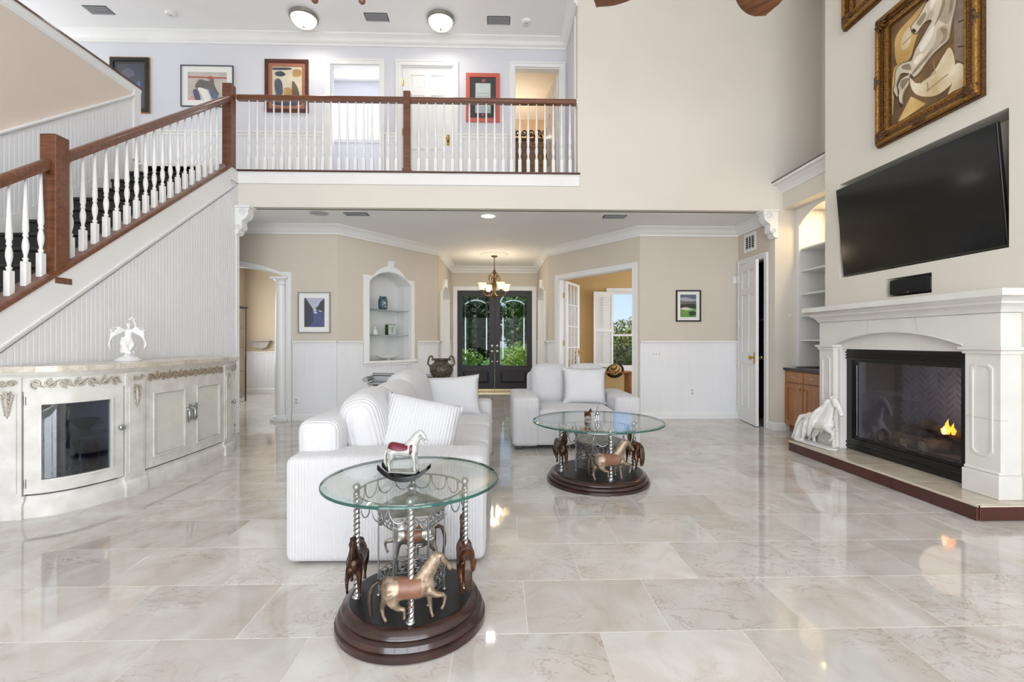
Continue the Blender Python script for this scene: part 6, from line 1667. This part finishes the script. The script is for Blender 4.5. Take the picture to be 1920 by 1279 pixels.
# ================================================================ study contents
def hat(label, x, y, z, rz, tilt):
    t_ = thing('striped_cap', label, 'hat', (x,y,z), (tilt,0,rz), 'striped caps in the study')
    pr = [(.15*math.cos(a), .15*math.sin(a)) for a in [i*PI/2/9 for i in range(10)]]
    for i in range(9):
        obj('stripe', MB().lathe([pr[i],pr[i+1]],28,cap=False), M('hat_black','1c1915',.8) if i%3==0 else M('hat_straw','c2a667',.85,var=.2,vs=20), t_, 60)
    obj('brim', MB().lathe([(.15,0),(.2,-.01),(.2,.0),(.15,.012)],28,cap=False), M('hat_black','1c1915',.8), t_, 60)
desk = thing('study_bench', 'low wooden bench in the study holding striped caps', 'bench', (2.25, 10.7, 0))
obj('bench_top', MB().cbox(-.55,.75,-.22,.22,.52,.56,.006), oak, desk)
for x in (-.5,.68): obj('leg', MB().cbox(x-.03,x+.03,-.2,.2,0,.52,.005), oak, desk)
hat('straw cap with black stripes on the study bench behind the throw pillow', 2.0, 10.65, .575, .3, .2)
hat('black and cream striped cap beside the study window', 2.62, 10.62, .575, -.5, .9)
fg = thing('drummer_figurine', 'small dark figurine near the french door in the study', 'figurine', (1.72, 10.45, .0))
obj('pedestal', MB().lathe([(.12,0),(.12,.03),(.05,.06),(.04,.62),(.09,.66),(.09,.68)],18), cherry_dark, fg, 40)
obj('figure', MB().lathe([(.04,.68),(.05,.72),(.03,.8),(.045,.86),(.02,.9),(.028,.94),(.004,.975)],14), M('dark_red_figure','5c2a22',.5,var=.5,vs=20), fg, 50)
obj('drumstick', MB().tube([(-.03,0,.84),(-.07,-.02,.92)],.008,6).ball((-.03,-.04,.80),.03), M('cream_figure','d9cba8',.5), fg, 60)
tag(obj('study_picture', MB().cbox(1.1055,1.128,10.2,10.6,1.25,1.9,.004), black), 'dark framed picture seen edge-on in the study', 'picture')

# ================================================================ upstairs bedroom headboard
hb_ = thing('carved_headboard', 'dark wood bed headboard with carved gilt crest in the upstairs bedroom', 'headboard', (.68, 8.5, ZF))
obj('panel', MB().cbox(-.62,.16,-.02,.02,.2,1.30,.01), M_wood('walnut_headboard','8a6840','5f4426',.35,.3), hb_)
for x in (-.66,.19): obj('post', MB().lathe([(.045,0),(.045,1.2),(.055,1.25),(.03,1.3),(.045,1.34),(.02,1.38)],16,(x,0,0)), M_wood('walnut_headboard','8a6840','5f4426',.35,.3), hb_, 50)
cr = MB()
for i in range(7):
    cx_ = -.6+i*.125
    cr.tube([(cx_+p[0],-.02,1.43+p[2]) for p in spiral((0,0,0),.06,.012,i,1.4)], .014, 6)
    cr.ball((cx_+.06,-.02,1.37),.025,8,6)
obj('crest', cr, gilt_dark, hb_, 60)
obj('crest_rail', MB().cbox(-.66,.2,-.03,.03,1.28,1.34,.008), gilt_dark, hb_)
# ================================================================ ceiling fans of the great room
blade_m = M_wood('woven_leaf_blade','8a5730','5c351b',.55,.1,(10,2,10))
def fan(label, loc, r, rot, n=5, chains=None):
    F = thing('ceiling_fan', label, 'ceiling fan', loc, rot, 'ceiling fans')
    top = ZT-loc[2]
    obj('downrod', MB().tube([(0,0,.1),(0,0,top-.05)],.013,10), iron, F, 60)
    obj('canopy', MB().lathe([(.08,top),(.075,top-.05),(.03,top-.08)],24), iron, F, 50)
    obj('motor_housing', MB().lathe([(.02,.14),(.09,.12),(.13,.07),(.135,.01),(.10,-.05),(.05,-.08),(.01,-.09)],28), iron, F, 45)
    for i in range(n):
        a = 2*PI*i/n; c_, s_ = math.cos(a), math.sin(a)
        rows = []
        N_ = 22
        for k in range(N_+1):
            t_ = k/N_; x = .2+(r-.2)*t_
            w_ = (.05+.125*math.sin(PI/2*min(1,t_/.6))) * (1 if t_ < .6 else math.sqrt(max(.0006, 1-((t_-.6)/.4)**2)))
            rows.append((x, w_))
        vs = []
        for x, w_ in rows:
            for y, z in ((-w_,.015),(0,-.004),(w_,-.012)): vs.append((x*c_-y*s_, x*s_+y*c_, z))
        for x, w_ in rows:
            for y, z in ((-w_,.023),(0,.006),(w_,-.004)): vs.append((x*c_-y*s_, x*s_+y*c_, z))
        fs_ = []; K = len(rows)*3
        for k in range(N_):
            for j in range(2): fs_ += [(k*3+j,k*3+j+1,k*3+j+4,k*3+j+3),(K+k*3+j,K+k*3+j+3,K+k*3+j+4,K+k*3+j+1)]
            fs_ += [(k*3,k*3+3,K+k*3+3,K+k*3),(k*3+2,K+k*3+2,K+k*3+5,k*3+5)]
        fs_ += [(N_*3,N_*3+1,K+N_*3+1,K+N_*3),(N_*3+1,N_*3+2,K+N_*3+2,K+N_*3+1),(0,K,K+1,1),(1,K+1,K+2,2)]
        b = obj('blade', MB().add(vs, fs_), blade_m, F, 50)
        obj('blade_iron', MB().tube([(.1*c_,.1*s_,0),(.2*c_,.2*s_,-.01),(.3*c_,.3*s_,-.008)],[.014,.012,.018],8,flat=.5), iron, b, 60)
    if chains:
        for x, y, dz in chains:
            cc = obj('pull_chain', MB().tube([(x,y,-.06),(x,y,dz)],.0015,6), brass, F)
            obj('wooden_fob', MB().lathe([(.004,dz+.06),(.014,dz+.055),(.022,dz+.03),(.02,dz+.012),(.006,dz),(.001,dz-.002)],14,(x,y,0)), cherry, cc, 60)
    return F
fan('brown leaf-blade ceiling fan whose blade tips show at the top edge', (1.398, 2.604, 3.70), 1.10, math.radians(55.9))
fan('ceiling fan with long pull chains and wooden fobs near the stair', (-1.0, 3.0, 4.75), .95, 0, 5, [(-.149,0,-1.40),(.144,0,-1.40)])

# ================================================================ garden outside the front wall
lawn = struct('ground_garden', MB().add([(-30,11.78,-.02),(30,11.78,-.02),(30,60,.4),(-30,60,.4)],[(0,1,2,3)]), M('lawn_green','6f8f3f',.95,var=.4,vs=.8,bump=.5,bs=20), 'green front lawn beyond the entry doors')
leaf_cols = [M('leaf_dark','2f4a24',.6,var=.4,vs=6), M('leaf_mid','557a33',.6,var=.4,vs=6), M('leaf_lime','93ad3f',.55,var=.3,vs=6), M('leaf_olive','8a9760',.6,var=.3,vs=6)]
def bush(name, label, cat, loc, rx, ry, rz, n, leaf, mat, seed, trunk=None, group=None):
    rn = random.Random(seed); t_ = thing(name, label, cat, loc, 0, group)
    mb = MB()
    for i in range(n):
        a = rn.uniform(0,2*PI); u = rn.uniform(-1,1); q = rn.uniform(.62,1.0)*(1+.15*math.sin(3*a+seed))
        c_ = V(rx*q*math.sqrt(1-u*u)*math.cos(a), ry*q*math.sqrt(1-u*u)*math.sin(a), rz*(1+u*q))
        d1 = V(rn.uniform(-1,1),rn.uniform(-1,1),rn.uniform(-1,1)).normalized(); d2 = d1.orthogonal().normalized()
        l = leaf*rn.uniform(.7,1.3)
        mb.add([c_-d1*l, c_+d2*l*.4, c_+d1*l, c_-d2*l*.4], [(0,1,2,3)])
    if trunk: mb.v = [(v_[0],v_[1],v_[2]+trunk) for v_ in mb.v]
    o = link('foliage', None, t_) if False else obj('foliage', mb, mat, t_); o['kind'] = 'stuff'
    obj('crown_core', MB().ball((0,0,(trunk or 0)+rz), (rx*.72,ry*.72,rz*.8), 16, 10), mat, t_, 60)
    obj('stem', MB().tube([(0,0,0),(.03,0,(trunk or rz)*.6),(0,.03,(trunk or 0)+rz)], [.06 if trunk else .03]*3, 8), M('bark_brown','5d4a38',.9), t_)
bush('garden_shrub', 'lime green shrub outside the entry door nearer the study', 'shrub', (.62,13.6,-.05), .55,.45,.62, 1500, .05, leaf_cols[2], 1)
bush('garden_shrub', 'low mid green shrub outside the entry door nearer the niche', 'shrub', (-.9,14.2,-.05), .55,.45,.30, 900, .05, leaf_cols[1], 2)
bush('garden_tree', 'dark broad tree seen through the entry glass nearer the niche', 'tree', (-1.45,21.5,0), 1.6,1.3,1.9, 6000, .16, leaf_cols[0], 3, .3)
bush('garden_tree', 'dark broad tree seen through the entry glass nearer the study', 'tree', (1.85,23.5,0), 1.6,1.3,2.0, 6000, .16, leaf_cols[1], 4, .35)
bush('garden_hedge', 'dense dark hedge under the study window', 'hedge', (3.9,13.2,-.05), 1.2,.5,.62, 3400, .055, leaf_cols[0], 5)
bush('garden_tree', 'pale olive tree behind the study hedge', 'tree', (5.9,17.2,0), 2.0,1.5,.85, 4200, .10, leaf_cols[3], 6, .45)
bush('garden_tree', 'tall thin tree beyond the study hedge', 'tree', (8.6,21,0), 1.0,1.0,1.6, 420, .09, leaf_cols[1], 7, 1.9)
bush('garden_shrub', 'bright green distant shrub across the lawn toward the niche side', 'shrub', (-2.0,17.5,0), 1.3,.7,.5, 1800, .09, leaf_cols[2], 8)
bush('garden_shrub', 'mid green distant shrub across the lawn toward the study side', 'shrub', (1.4,18,0), 1.3,.7,.55, 1800, .09, leaf_cols[3], 9)
